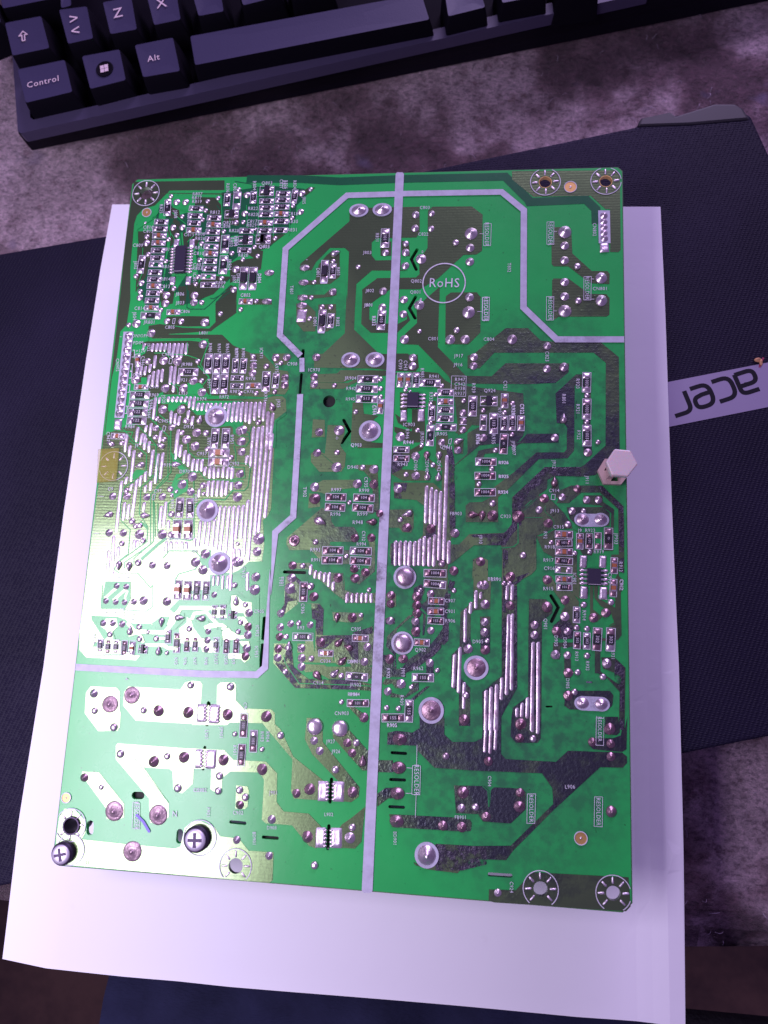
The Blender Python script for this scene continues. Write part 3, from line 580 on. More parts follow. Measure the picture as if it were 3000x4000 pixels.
R|r 2.61 513|95.1,-87 102.5,-87.2 95.2,-90.9 102.6,-91
R|c 2.07 513|104.2,-91.2 103.9,-96.3
P|3.5 2.9|92.2,-76 101.2,-75.9
P|4 3.9|100.7,-103
HC|2.30|85.1,-91.9
SL|1.22|74.1,-72.2 74,-79.3
SL|1.06|74.1,-81.5 74,-88.8
SL|1.17|90.9,-99 93.3,-103.2 90.7,-107.4
KV|1.21|49.3,-93.1 49.2,-99.6 50.9,-93.1 50.9,-99.5 52.4,-93.1 52.6,-99.5 54.1,-93.1 54.4,-99.5 55.8,-93.1 55.9,-100.2 57.5,-93.1 57.7,-98.9 59.2,-93 59.4,-97.7 60.9,-93 61,-99.1 62.6,-96.6 63,-109.9 64.3,-97.1 64.4,-109.9 57.6,-102.6 57.6,-110 59.3,-102.6 59.4,-109.9 60.9,-102.2 61.3,-109.9
KV|1.19|63.2,-104.7 62.4,-140.4 64.9,-104.7 64.4,-135.1 61.1,-105.1 61.1,-141.4 59.3,-105.1 59.5,-150.8 57.6,-105.1 57.6,-116.8
KV|1.16|57.7,-129.9 57.7,-149.3 54.4,-132.1 54.4,-143.3 56.1,-131.8 56,-142.9 52.6,-132.2 53.8,-161.4 56,-113.5 55.9,-115.6 54,-147.5 54.4,-152.2 55.9,-147.6 56.1,-149.5 50.7,-117.5 50.9,-121.3 59.6,-156 60,-161.2
C||48.1,-51.5 60.4,-51.6 60.9,-53.9 48.7,-53.8
C||70.2,-53.5 74.8,-54 77.8,-56.9 78.3,-64.7 73.8,-64.7 70.9,-61.4
C||78.7,-54 85.4,-53.8 85.9,-62.1 82.9,-64.7 79.4,-64.7
C||62.7,-73.5 69.1,-73.5 69.9,-74.9 68,-77.9 63.4,-77.9
C||46.1,-69.8 54.6,-73.5 58.8,-73.5 63.8,-78.6 64,-81.1 69.3,-81.1 69.7,-87.2 68.4,-89.4 63.2,-89.4 60.1,-90.5 47.8,-89.9
C||77.3,-81.6 87.3,-81.2 88.6,-79.9 104.7,-79.9 109.6,-80.9 110.2,-81.3 105.2,-82 94.3,-82.8 91.9,-83.9 89.9,-84.6 77.9,-84.7
C||77.5,-84.8 91.7,-84.8 95,-82.9 95.1,-84.4 92.4,-85.6 90.1,-87.1 77.7,-87.2
C||79.5,-98.8 83.9,-99 84.3,-105.4 79.5,-105.7
C||93.8,-92.3 97.5,-92.3 98.1,-96.5 103.5,-97.2 101.9,-98.6 101.3,-107.2 98.3,-108 93.9,-107.3 93.9,-100.4
C||85.1,-100.9 91.5,-101 91.4,-104.6 90.2,-108.1 90.3,-108.8 92.4,-111.5 92.2,-116.3 91.1,-118.2 83.1,-118.4 79.8,-114.8 79.6,-111.7 81.2,-110.3 84.7,-111.7 84.9,-107.5
C||97.3,-107 106,-107.4 106,-109.1 96.4,-109.4
C||96,-115.6 104,-115.4 105.3,-130.9 104.8,-131.9 103.2,-133.2 101.3,-133.3 103.5,-131.2 102.9,-126.2 102,-120.9 99.2,-117.9 97.5,-117.6
C||80.6,-122.7 83.3,-122.3 84.6,-121.4 98,-121 98.5,-123.7 95.1,-124.1 93.2,-124.4 88.2,-125.2 85.9,-126.6 84.2,-126 80.8,-125.7
C||79.9,-131.8 79.9,-126.4 83.6,-126.7 84.2,-131.1
C||72.9,-142.7 84.9,-131.5 88.3,-133 88.5,-136.3 90,-138.2 96.6,-138.1 98.3,-140.3 98.5,-143.3 88.6,-143.6 88.3,-144.6 92.1,-146.1 87.7,-151.1 86.4,-151.2 81.8,-146.7 74.2,-147 72.9,-145
C||93.7,-146.4 95.7,-146.3 96,-151.2 93.3,-151.3
C||101.8,-141.2 104.4,-141.1 104.9,-153.5 99.6,-158.2 98.9,-157.9 100,-154.6 102.5,-152.6 103.7,-149.6
C||81.8,-151.3 84,-154.5 93.8,-154.5 94.2,-159.9 94.4,-155.8 94.6,-160.3 97.6,-161.2 105.7,-161 105.8,-164.4 95.2,-164.8 95.5,-164.4 90.8,-161.4 85.6,-157.1 81.9,-155.9 83.5,-156.5 81.6,-153.6 74.7,-153.5 74.5,-151.6
W|1.3 -86 IC971|58.3,-73.5
W|1.3 -86 R975|64.6,-79.3
W|1.3 -86 R976|61.2,-90.5
W|1.3 -86 J925|66.3,-93
W|1.3 -85 R979|48.7,-73.5
W|1.3 -85 R980|51.4,-73.3
W|1.3 -86 D801|77.9,-61
W|1.3 -87 R802|86.5,-61
W|1.3 -87 R832|100.1,-60.7
W|1.2 -87 C944|102.1,-95.1
W|1.3 -0 C802|50.4,-50.2
W|1.3 0 C908|70.4,-77.7
W|1.3 0 IC970|78.8,-80
W|1.3 0 JR904|92.6,-83.1
W|1.3 0 R942|93,-87.1
W|1.2 1 R945|92.9,-91.1
W|1.3 -0 J801|97.8,-54.5
W|1.3 0 R978|55,-83.5
W|1.3 0 C976|54.7,-88.6
W|1.3 0 R987|49.4,-88.6
W|1.2 1 Q903|96,-108.3
W|1.0 1 D|88.9,-105.9
L|0.28|66.8,-84.4 69.3,-84.4
L|0.28|78,-84.3 80.4,-84.3
L|0.36|54.3,-76.4 56.9,-76.4
L|0.36|54.5,-79.2 57.1,-79.2
V|0.91|117.1,-64.8 126,-85.8 123.8,-89.1 122.1,-92.8 122.3,-99.7 117.8,-102.5 119.5,-108 103.9,-90.1 112.9,-87.3 151.2,-103.6
V|1.18|130.7,-64.4
V|0.95|133.9,-91.3 140.9,-94.8 148.4,-95.6 151.2,-92.1
S|1.49|110.8,-58 141.1,-104.9
S|1.88|128.5,-68
S|1.76|111.7,-68 133.9,-68 111.7,-105
S|1.50|102.9,-55.2 115.1,-75 115,-78.2 137.2,-74.8 137.1,-78.1
S|1.85|150.7,-68
S|2.38|134.9,-57.4
T|1.3 -60|126.5,-106.8
T|1.5 20|132.2,-106.4
T|1.3 45|133.8,-95.8 134,-99 133.9,-102.1
R|r 2.78 103|103,-56.7 102.7,-64
R|c 2.15 103|110.9,-81.1 110.8,-86.2 113.6,-81.1 113.7,-86.2
R|r 2.14 103|116.5,-81.1 116.5,-86.2
R|r 2.58 103|118,-84.6 125.2,-84.7
R|r 2.22 103|124.8,-88.3 130.1,-88.3 125,-94.8 130.3,-94.8 124.8,-97.9 130.2,-98
R|c 2.11 103|124.9,-91.7 130.2,-91.8
R|z 2.36 103|124.5,-101.2 131.4,-101.3
R|r 2.11 103|122.6,-93.5 122.6,-98.5
R|z 2.53 103|122.5,-100.7 122.3,-108
R|r 2.70 103|137.2,-89.7 137.1,-96.8 144.7,-96 144.7,-103.2
R|c 2.22 103|148.4,-88.7 148.4,-93.7 154.3,-96.9 154.2,-102
R|r 2.07 103|148.4,-97 148.3,-101.9 151.2,-96.8 151.1,-101.9
R|e 2.08 103|141.1,-96.7 141,-102
R|z 2.58 103|148.5,-103.6 148.2,-110.5
Q||139.8,-89.5 145.9,-93.2
U|4 4.29|115.8,-88.6 115.8,-94.4
B|2.39|112.5,-95 112.7,-99.1 118.8,-94.5 118.9,-99.1
V|0.55|114.5,-87.9
SL|1.21|115.2,-51.1 113,-55.6 115.3,-59.5
C||113.6,-80.5 119,-80.3 124.4,-80.8 127.1,-83.6 129.5,-85 154.9,-88.3 155.3,-95.9 155.6,-101.3 155,-104 152.5,-107.1 149.9,-107.8 146.4,-106.5 146.3,-101.1 137.1,-100.2 134.6,-103.3 131.3,-103.3 132,-102 131.9,-99.2 130.6,-89.6 123.9,-86.5 121.1,-84.4
C||108.9,-73.4 113.3,-73.4 113.5,-79.1 109.2,-79.5
C||115.5,-94.6 120.2,-94.5 120.6,-106.9 114.6,-107 109.5,-103 109.4,-101.2 115.8,-102.9
C||109.5,-96.4 114,-99.5 116.7,-100.8 115.1,-102.2 110.7,-99.8
C||135.6,-103.3 139.8,-100.8 142,-96.4 146.2,-98.4 146.7,-106.5 155.7,-106 155.7,-105.7 139.9,-107.7 131,-115.6 132,-137.1 130.4,-139.1 131,-136.8 130.4,-115.9 135.8,-110.8 135.6,-104.7
C||110.9,-88.3 111.2,-95 113.8,-94.9 113.6,-88.3
C||121.4,-91.4 124,-91.4 124.3,-100 121.7,-100
C||132,-93.4 135.3,-93.3 135.6,-102.6 132.3,-104
C||110,-121.7 124.1,-121.6 127.1,-124.3 127.1,-115.3 125.4,-112.3 124.7,-111 124.5,-104.2 128.7,-104.1 128.9,-108.5 130.2,-109.9 130,-114.2 131.4,-140 130.5,-142.3 131.1,-149.7 130.1,-150.4 130.2,-156.7 130.3,-162.1 130.4,-175.9 125.8,-180.4 116.7,-187.9 115.4,-186.1 117.8,-182.9 124.5,-178.3 127.5,-174.4 129,-171.9 127.1,-162.3 122.5,-156.4 122.3,-152.6 124.8,-151.2 126.6,-151.1 110.9,-151 109.8,-147.8 109.9,-143.6 118.7,-142.7 121.1,-140.3 121.1,-129.8 118.4,-127.9 110.5,-127.4
C||109.1,-131.6 116.9,-131.2 117.6,-132.9 117.7,-137.8 116.9,-139.5 114,-139.5 112.6,-137.9 109,-138
C||109.1,-108.8 115.4,-108.6 115.4,-109.8 119.3,-107.3 120,-109.3 116.8,-111.4 114.9,-114.2 112.6,-114.6 112.7,-116.9 121.6,-117.3 123.1,-120.8 113.2,-121 109.2,-118.7
C||138.7,-112.4 139.6,-109.7 141.9,-109 147.4,-107.9 147.4,-110.2 141.9,-110.7 141,-112.7
C||145.4,-122.6 155.8,-114.1 155.8,-117.4 149.9,-123.5 146.7,-126.2 146.9,-135 135.8,-135.3 135.6,-129.4 136.9,-128.3 141.3,-128 145.4,-125.6
C||121.4,-112 124.1,-114.4 127.5,-116.3 125.9,-117.7 122.8,-114.7
C||138.6,-118.4 140.8,-118.4 140.6,-125.4 138.7,-125.4
C||143.3,-113.3 145.2,-113.3 145.3,-120 143.4,-120
C||130.8,-106.1 134.3,-105.4 134.2,-110.8 131.2,-111
C||138.6,-148.2 141.1,-147.1 143.7,-148.3 143.8,-154 144.7,-155.3 144.9,-156.2 144.7,-165 139.5,-165.5 138.2,-166.8 138.4,-175.5 138.8,-176.7 138.5,-179.5 135.2,-180.9 135.4,-188.2 138.7,-191.3 139,-203.5 135.3,-203.7 135,-193 132.4,-190.7 132.2,-180.7 134.8,-178.1 134.8,-166.4 139.1,-162.4 138.9,-153.9 138.5,-155.2
G|0.32|153.7,-135.2 153.8,-142.1 152.4,-143.4 148.5,-144
G|0.32|155.9,-129.3 158.5,-126.9
L|0.14|129.4,-82 134.6,-82.1 134.6,-89.7 130.3,-89.6 130.4,-99.2 124.6,-99.2 124.6,-87 129.3,-87 129.4,-82
L|0.17|134.2,-62.3 134.2,-62.3
L|0.14|139.9,-51.7 142.3,-51.7 142.2,-60.8 139.9,-60.7 139.9,-51.7
W|1.5 -89 RESOLDER|141,-56.2
W|1.3 -0 C801|122.3,-67.8
W|1.3 -0 C804|142.4,-68
W|1.3 0 J917|131.7,-74.4
W|1.3 0 J916|131.6,-77.8
W|1.3 0 R947|132.4,-83.4
W|1.3 0 C942|132.4,-85.2
W|1.3 0 R938|132.4,-86.8
W|1.3 0 R937|132.4,-88.7
W|1.3 0 R941|123.1,-82.3
W|1.3 0 Q924|143.1,-87.5
W|1.3 1 IC903|114.7,-100.5
W|1.3 1 R944|114.7,-107.2
W|1.3 1 JR905|126.4,-103.8
W|1.3 1 C941|127.9,-108.5
W|1.3 -88 C939|110.6,-77.7
W|1.3 -88 C943|112.5,-78.1
W|1.3 -88 R985|118.7,-80.9
W|1.3 -88 R933|122.2,-90
W|1.3 -89 R929|137.3,-86.5
W|1.3 -89 C921|148.5,-85.6
W|1.3 -89 R934|146.7,-95.6
W|1.3 -89 R928|151.5,-94.5
W|1.3 -89 C922|154.6,-94.2
W|1.3 -89 R936|139.2,-105.4
W|1.3 -89 R935|144.7,-105.4
W|1.3 -88 R946|114.2,-103.9
W|1.3 -88 JR906|119.5,-105.1
W|1.4 -87 R832|100,-60.7
W|1.3 -87 C944|101.7,-95.1
W|1.1 -0 0|117.1,-52.4
L|0.27|132.7,-97.5 135.1,-97.5
L|0.27|132.7,-100.2 135.2,-100.2
S|1.42|163.2,-70.5 163.1,-79.1 166,-104.5
S|1.68|169.1,-78.4
S|2.40|169.3,-57.1
T|1.5 90|169,-97.9
V|0.99|177,-89 176.9,-98.8
V|0.91|180.7,-105.9
R|r 2.73 1003|177,-80.6 176.8,-87.6 177,-90.4 176.8,-97.5 176.9,-100 176.9,-107.2
C||166.2,-88.2 173.3,-81.1 175.5,-81.1 175.7,-85.8 172.8,-85.1 172.6,-108.1 172.5,-109.1 170.4,-111.8 160.6,-112.3 150.3,-122.8 147.1,-125.2 143.9,-125.3 147.1,-121.9 159.7,-109.9 169.2,-109.7 170.1,-108.5 170.1,-103.5 170.3,-100.8 169.2,-99.4 166.6,-99.1
C||153.7,-106.4 156.4,-103.2 167.3,-103 167.3,-106.2 154.2,-106.7 152.6,-107.8 150,-107.8
C||154.9,-88.3 153.6,-88.3 154.9,-89.4 154.8,-102.3 152.9,-105.1 148.7,-106.5 146.4,-105.2
Y|0.30|173.3,-90.9 173.3,-97.4
C||176,-85.7 178.4,-85.7 178.4,-91.2 176,-91.2
C||175.7,-96 178.2,-95.9 178.2,-102.7 175.7,-102
C||175.8,-105.8 178.6,-105.7 178.6,-110.4 175.8,-110.4
W|1.3 -90 C823|163.1,-74.5
W|1.3 -90 R920|173.8,-84.6
W|1.3 -90 R801|169,-90.3
W|1.3 -90 R921|173.8,-94
W|1.2 -90 R922|174.1,-103.4
W|1.3 -89 R928|151.4,-94.7
W|1.3 -89 C922|154.4,-94.2
W|1.2 -89 JP907|151.6,-107.8
S|1.41|6.5,-129.2 6.7,-142.8 12,-129.1 12.1,-142.7 19.7,-129.2 25.5,-128.9
S|1.80|18.3,-143 26.9,-142.8 36.1,-121.2 32.5,-124.1
S|1.53|36.1,-126.8 53.9,-119.8 53.6,-124 53.8,-111.5
S|1.78|53.6,-128.4 43.6,-149.4 40.3,-152.4 43.3,-155.1
S|1.87|55.4,-151.9
S|1.36|24.4,-154.1 29.9,-154.1
T|1.5 200|6.1,-136.1 16.2,-117.3
T|1.5 0|19.5,-136.1 29.3,-116.8
T|1.4 -90|11.9,-154.3 15.8,-154.5
V|1.26|28.3,-126.1 29.6,-135.3 30.2,-142.8 19,-153.4 40.4,-124.4 15,-138.3
V|1.07|15.4,-113.4 11.6,-127 12.1,-146.6 40.9,-110.8 50.1,-113.8 16.6,-140.1 18.2,-139.8 20,-145.3
V|0.77|30.7,-126.9 29.1,-128.3 40.9,-127.5 55.2,-145.4
P|4 4.2|43,-133.6
P|4 4.1|49.2,-152.6
R|r 2.60 101|32.5,-129.4 32.5,-136.3 36.2,-129.5 36.7,-136.3
R|c2 2.93 101|32.3,-137.5 32.4,-144.3 36.3,-137.4 36.7,-144.1
R|c2 2.81 101|41.8,-112.2 49.1,-112.1 41.9,-115.6 49.2,-115.6
KV|1.15|9.2,-105.8 9.3,-111.7 11,-110.4 11.1,-113.3 12.8,-112.2 12.9,-122.9 11.1,-122.3 10.9,-123.9 9.3,-123.9 9.4,-141.9 8.7,-144.3 9.7,-157.8 16.4,-105.7 16.6,-110.5 18.3,-108.6 18.5,-111.7 20.1,-111.9 20,-120.7 22.2,-113.3 22.2,-123.4 24,-112.9 24,-121.7 16.5,-121.5 16.5,-124.6 18.1,-120 18.3,-122.8 15.1,-123.1 14.8,-136.2 13.3,-124.9 13.1,-126.3 20.5,-123.7 20.6,-126.1 18.7,-125.4 18.7,-126.8 18.9,-131.7 18.8,-134.1 11.4,-131.9 11.5,-137.4 13.1,-132.5 13.1,-137 25.5,-132.9 25.6,-140.2 27.1,-131.3 27.1,-139.7 28.8,-138.1 28.9,-140.3 7.5,-149.8 7.9,-157.8
KV|1.21|28.9,-105.5 28.9,-112.3 30.6,-109.8 30.6,-113.3 32.4,-111.9 32.4,-115.6 34,-113.2 34.1,-116.7 35.9,-115.1 35.8,-118.5 37.5,-115.1 37.6,-118.4 39.2,-115.1 39.3,-118.4 40.7,-118 40.7,-120.1 42.5,-118 42.6,-121.1 44,-117.9 44.3,-121.1 45.8,-118.1 45.8,-120.7 47.5,-117.9 47.6,-120.7 49.3,-118 49.3,-121 51,-117.8 51.1,-120.9
KV|1.18|42.4,-123.2 42.5,-127.7 44.1,-123 44.2,-127.8 45.9,-122.9 45.9,-127.7 47.6,-122.9 47.7,-127.7 49.3,-123 49.2,-127.2 51.1,-123.2 51.1,-125.4 39.2,-126 39.2,-128.1
KV|1.16|40.8,-137.9 40.7,-146.4 42.6,-138.1 42.4,-145.8 44.3,-138 44.1,-145.9 45.9,-137.3 45.9,-146.4 47.6,-132.3 47.4,-147.5 49.3,-132.4 48.9,-147.8 51,-132.4 51,-148.4 52.7,-132.4 52.8,-149.3 54.4,-132.3 54.3,-143.4 56,-132.3 56.2,-142.9
KV|1.16|28.8,-145.9 28.9,-149.1 30.5,-145.8 30.7,-147.7 32.6,-145.8 32.8,-147.6 34.6,-145.7 34.8,-147.6 36.2,-145.7 36.4,-147.5 39.2,-144.2 39.2,-146.7 16.7,-145.6 16.8,-148.1 11,-148.3 11,-151.3 54,-148 54.3,-150.6 55.9,-147.6 56,-149.5 17.9,-145.7 18.1,-147.1
KV|1.00|47.4,-157.4 47.5,-160.1 49.1,-157.4 49.1,-160 50.8,-157.3 50.9,-161.2 52.6,-157.3 52.6,-160.9
TP||-1.2,-111.5 7.3,-111 7.6,-123.6 0,-124.4
M|0.00 5.71|5.6,-117.8
W|1.3 1 J919|26,-117.1
W|1.3 1 D970|33.1,-119.4
W|1.3 1 C957|39,-112.6
W|1.3 1 C952|51.5,-116.1
W|1.3 1 J9|13.8,-109.9
W|1.3 1 C97|23.7,-126.9
W|1.3 1 C9|5.5,-126.6
W|1.2 2 C97|29.7,-144.7
W|1.2 2 D9|39.7,-148.6
W|1.2 -85 R971|38.3,-129.5
W|1.2 -84 R970|29.6,-131.6
L|0.17|22,-128.1 22.9,-128.1 22.6,-130.2 21.9,-130.2 22,-128.1
L|0.11|1,-129.3 3.3,-129.4
L|0.10|1.1,-143.3 3.2,-143.3
S|1.68|102.8,-117.1 81.7,-124 97.1,-122.5 103,-122.5
S|2.02|82,-128.3 75.6,-143.6
S|1.51|81.8,-111.4 103,-141.8 97.3,-142 101.5,-153.9 75.6,-152.5 97.5,-152.8 56.4,-151.9
S|1.64|75.6,-156.9 92.1,-156.2 98,-156.1 62.5,-148 62.7,-156.9
S|1.96|75.2,-160.6
S|2.08|62.7,-143.4
T|1.9 -20|84,-136.4
T|1.6 180|103.2,-136.2
S|1.86|89.3,-116.6
V|1.08|98.7,-116.5 89.1,-111.2 83.3,-143.9 79.3,-152.4 55.3,-160.1
V|0.93|94.6,-129.4 94.6,-148.6
R|r 2.52 104|86.2,-127.6 93.2,-127.6 96.2,-127.6 103.3,-127.6 86.2,-131.2 93,-131.3 96,-131.1 103,-131.3 86.2,-146.8 93.2,-146.6 96,-146.6 103.2,-146.6 86.2,-150.2 93.1,-150 96.2,-150 103.2,-150.1
KV|1.12|82.2,-152.5 82.2,-154.9 84,-154.5 83.9,-156.2 85.6,-154.8 85.6,-156.4 87.3,-155.1 87.3,-157.3 88.9,-155 88.9,-158.9 90.5,-158.2 90.6,-160.1
X|1.12|72.9,-154.8 80.1,-154.8
G|0.17|83.5,-111.7 87.8,-115.2
W|1.3 1 Q903|96,-108.4
W|1.3 1 D940|95.2,-116.6
W|1.3 1 R997|89.7,-125
W|1.3 1 R998|99.7,-125
W|1.3 2 R996|89.9,-133.8
W|1.3 2 R999|99.5,-133.5
W|1.3 2 R948|98,-136.5
W|1.3 2 R993|83.5,-146.7
W|1.2 2 R991|83.9,-150.3
W|1.2 2 R994|99.7,-144.2
W|1.2 2 R992|98,-152.4
W|1.3 -86 T902|78.3,-126
W|1.3 -87 C935|100.2,-121.9
W|1.2 -87 C932|100.3,-141.2
W|1.3 -85 C910|58.2,-155.4
W|1.2 -86 T901|71.8,-158.2
S|1.54|117.5,-112.1 117.8,-119.2 113.8,-155.4
S|1.66|111.7,-124 123.8,-137.9 115.4,-137.9
S|1.45|105.7,-133.1
V|1.00|114.3,-118.8 123.7,-115.2 145.5,-109.5 144.3,-116.2 140,-121.7 113,-135.1
V|1.23|144.9,-128.5 128,-150.1 155.5,-146.3
T|1.4 90|121.9,-119.5 125.8,-119.7
T|1.4 -90|121.4,-111.5 125.7,-111.5
T|1.6 200|115.7,-132.9
T|1.6 0|137.9,-132.7
T|1.5 -90|141.3,-132.6
S|1.93|144.9,-132.8
S|2.11|153.8,-132.9
S|1.61|132.2,-139.3 132.2,-152.5 141.2,-149
S|1.75|151.4,-153.8
S|1.57|142.7,-156.9
R|r 2.09 1004|109.8,-109.7 114.9,-109.7 109.9,-113 115,-113
R|r 2.47 1004|138.8,-113.7 145.7,-113.6 138.7,-118.8 145.6,-118.6 138.7,-124.7 145.7,-124.5
R|r 2.40 1004|122.1,-153.5 129.4,-153.4
R|r 2.39 1004|122.2,-157 129.4,-157.4
KV|1.20|128.6,-112.1 128.6,-148.2 126.8,-125.2 126.9,-148.4 125.1,-124.7 125.2,-136.3 123.5,-123.9 123.6,-135.7 121.8,-123.3 121.9,-135.5 130.2,-142.6 130.3,-149.4 125.2,-140.4 125.2,-150.5 123.4,-141.7 123.6,-150.6 121.7,-141.3 121.8,-150.5 120.1,-142.3 120.1,-150.4 118.4,-143.2 118.5,-150.6 116.7,-143.2 116.7,-150.7 115.1,-143.1 115.3,-150.5 113.3,-143.2 113.5,-150.6 111.7,-143.2 111.9,-150.7
PD|3.9 4|115.4,-155.2
S|1.40|132.3,-109.5
W|1.3 1 R944|114.8,-107
W|1.3 1 R943|113,-115.2
W|1.2 1 R926|148.3,-113.9
W|1.2 1 R925|148.4,-118.9
W|1.2 1 R924|148.3,-124.5
W|1.2 2 FB903|132.3,-132.5
W|1.2 2 C920|149.4,-133
W|1.3 1 C941|128.6,-108.9
W|1.2 2 BR90|146.5,-154.9
W|1.3 -89 R936|139.2,-105.6
W|1.3 -88 D906|117.6,-115.5
W|1.3 -88 ZD940|121.6,-115.4
W|1.3 -88 D942|125.8,-115.5
W|1.2 -89 J910|141,-141.3
W|1.2 -89 JP907|151.9,-109.2
L|0.17|129.1,-105.8 130.1,-105.4 129.8,-107.5 129,-107.2 129.1,-105.8
T|1.5 90|165.9,-120.7
S|1.40|173.7,-122.6
T|1.3 -45|168.6,-125.7
S|1.33|176.8,-126.5 180.8,-126.4
S|1.60|162.6,-126.3 163.8,-134.9
T|1.3 180|160.8,-130.4
S|1.27|171.9,-130.5
V|0.95|175.7,-130.4
V|1.26|170.5,-135.2
V|0.88|164.9,-141.6 172.8,-145 177.7,-144.4 149.2,-156.1 151.1,-156
S|1.49|177.2,-109.7
S|1.55|163.6,-154.3
P|2.8 2.4|175.4,-133.4 181.4,-133.3
Z||174.8,-131.4 181.9,-131.2 181.9,-135.7 174.8,-135.9
C||165.7,-119.2 167,-119.5 167.6,-123.4 170.4,-122.1 171.4,-121.5 182,-121.3 189,-128.4 189.2,-135.8 189,-151.2 187.5,-150.9 187.3,-145.3 187.3,-129.4 181.3,-123.8 175.1,-123.9 170.8,-127.7 166.7,-127.8 167.3,-126.4 164.8,-123.5
C||175.8,-124.9 182,-124.7 182.2,-127 185.9,-129.5 185.5,-143.2 184.3,-143.8 181.5,-142.3 184.6,-140.7 185,-130.8 181.6,-128.3 175.7,-127.8
C||170.1,-129.2 182.2,-128.8 184.4,-130.8 184.3,-135.3 174.2,-135.9 171.1,-133.1
C||172,-136.6 174.5,-138.1 173.9,-142.6 175.4,-145.4 177.8,-145.3 178.5,-142.4 174.8,-141.9 174.8,-137.8
C||159.9,-139.5 163,-139.4 164.9,-137.7 166.7,-136.7 166.1,-139.6 163,-142.9 161.5,-143
C||161.5,-139.5 163.6,-138.4 166.7,-138.3 166.2,-146.9 162.4,-144.8 161.5,-143
C||166.1,-137.4 172.3,-137.2 172.3,-144.2 173.5,-145.8 173.5,-152.1 174.8,-153.9 174.1,-155.2 171.7,-151.5 166.2,-151.7 166.2,-146.9
C||173.9,-137.8 178.5,-137.7 179.1,-144 178.4,-145.6 175.4,-145.4
C||182.5,-136.3 185.2,-136.2 185.5,-143.8 182.4,-143.9
C||184.9,-145.1 187.3,-145 187.2,-152.2 188.4,-153.4 188.4,-156.5 187.8,-157.8 187.9,-171.8 186.7,-173.4 183.2,-173.2 183.8,-169.3 185.9,-168.3 186,-158.5 183,-158.6 186.9,-151.6 184.5,-151.7
R|c 2.21 101|166.4,-138.7 171.9,-138.7 166.5,-144.6 171.9,-144.7
R|r 2.07 101|166.6,-141.7 171.7,-141.5 166.5,-147.7 171.9,-147.9
R|e 2.05 101|166.5,-150.7 171.7,-150.9
R|c 2.05 101|166.7,-154 171.7,-154
R|r 2.04 101|167,-156.7 171.7,-156.6
R|c 2.07 101|174.5,-138.4 174.4,-143.4
R|r 2.07 101|177.7,-138.3 177.5,-143.1
R|e 2.06 101|180.5,-137.9 180.4,-143.3
R|z 2.66 101|184,-136.2 183.9,-143.2
R|c 2.04 101|185.8,-146.3 185.6,-151.3 185.5,-153.5 185.3,-159.1
U|4 4.64|179,-150 179,-155.8
B|2.33|175.7,-145.7 175.5,-149.8 182.1,-145.6 181.9,-149.6
W|1.2 1 C914|165.8,-123.5
W|1.2 1 J913|166.1,-130.6
W|1.2 2 C915|167.4,-136.2
W|1.2 2 J9|174.5,-137.2
W|1.2 2 R923|177.9,-137.1
W|1.2 2 R919|180.7,-144.3
W|1.2 2 R917|164,-147.7
W|1.2 2 C916|164.3,-150.5
W|1.2 2 R918|164.4,-143.2
W|1.2 1 R926|148.5,-113.9
W|1.2 1 R925|148.6,-118.9
W|1.2 1 R924|148.5,-124.5
W|1.2 -90 J912|165.7,-114.2
W|1.2 -90 J911|176.9,-119.5
W|1.2 -90 R92|162.9,-139.1
W|1.2 -91 JP903|186.4,-139.7
W|1.2 -91 R913|187.8,-149.1
W|1.2 -90 IC901|172.6,-153.7
W|1.2 -91 C912|187.9,-155.3
L|0.16|165,-124.8 166.2,-124.8 166.1,-126.7 164.8,-126.6 165,-124.8
T|1.2 90|11.9,-162 15.5,-162.2 8.5,-167.5 12.2,-167.7 15.5,-167.7 18.9,-167.4
T|1.3 90|8.4,-175.4 12,-175.2 15.5,-175.4
T|1.4 90|18.7,-177.9 29.9,-184.4
T|1.4 -90|30,-173.8
S|1.61|22.4,-166.8 31.1,-166.8
T|1.5 0|36,-172.3
T|1.5 180|44.5,-172.3
V|1.14|11.4,-179.2 40.3,-176 21.9,-176.1 22.5,-180.3 28.6,-179.9
V|0.80|25.3,-177.7 32.9,-184.7
V|1.29|42.6,-195.2
S|1.51|7.9,-199.8
S|1.93|32,-204.5 42.7,-204.4
V|1.17|8.9,-205.6 26.6,-204.5
V|1.42|16.5,-210.8
PH|2.93|14.2,-203.1 21.8,-199.6
R|r 1.84 101|8.2,-181.2 8.4,-185.4 11.1,-181.1 11.3,-185.8 14.1,-181.1 14.2,-185.6 17.2,-181.2 17.4,-186
R|c 1.83 101|20.1,-181.2 20.1,-185.9
R|r 1.82 101|32.7,-176.9 33,-181.3 39.9,-178.9 40,-183.7 42.9,-178.8 43,-183.5
R|r 2.17 101|36.2,-177.8 36.4,-184.3
R|c2 2.62 101|34.7,-159.2 34.9,-165.8 38.3,-159.4 38.4,-165.8
R|r 2.21 101|41.7,-159.1 41.8,-165.7 45.1,-159.2 45.2,-165.6
R|r 1.82 101|48.9,-167.7 48.8,-172.1 50.4,-178.7 50.5,-183.5
Q||22.4,-182.1 25.8,-185.3
T|1.3 -90|47.2,-179.8
T|1.3 90|47.1,-182.7
S|1.19|48.2,-163.8
T|1.2 -60|47.2,-176.6
SL|1.15|49.6,-201 49.6,-208
GP||7.5,-160.5 16.9,-160.2 17.6,-166.5 15.9,-170.1 7.6,-170.2 6.8,-169.2
GP||3.7,-172.9 13.4,-172.9 16.3,-173.7 17.8,-175 26,-174.8 27.9,-176.3 31,-176.2 34,-173 34.5,-170.7 37.9,-170.6 38.4,-172.8 35.1,-176.5 31.4,-177 20.9,-177.4 19.3,-176.2 13.2,-176.8 12.3,-178.1 13.7,-181 9.6,-181.2 3.9,-174.2
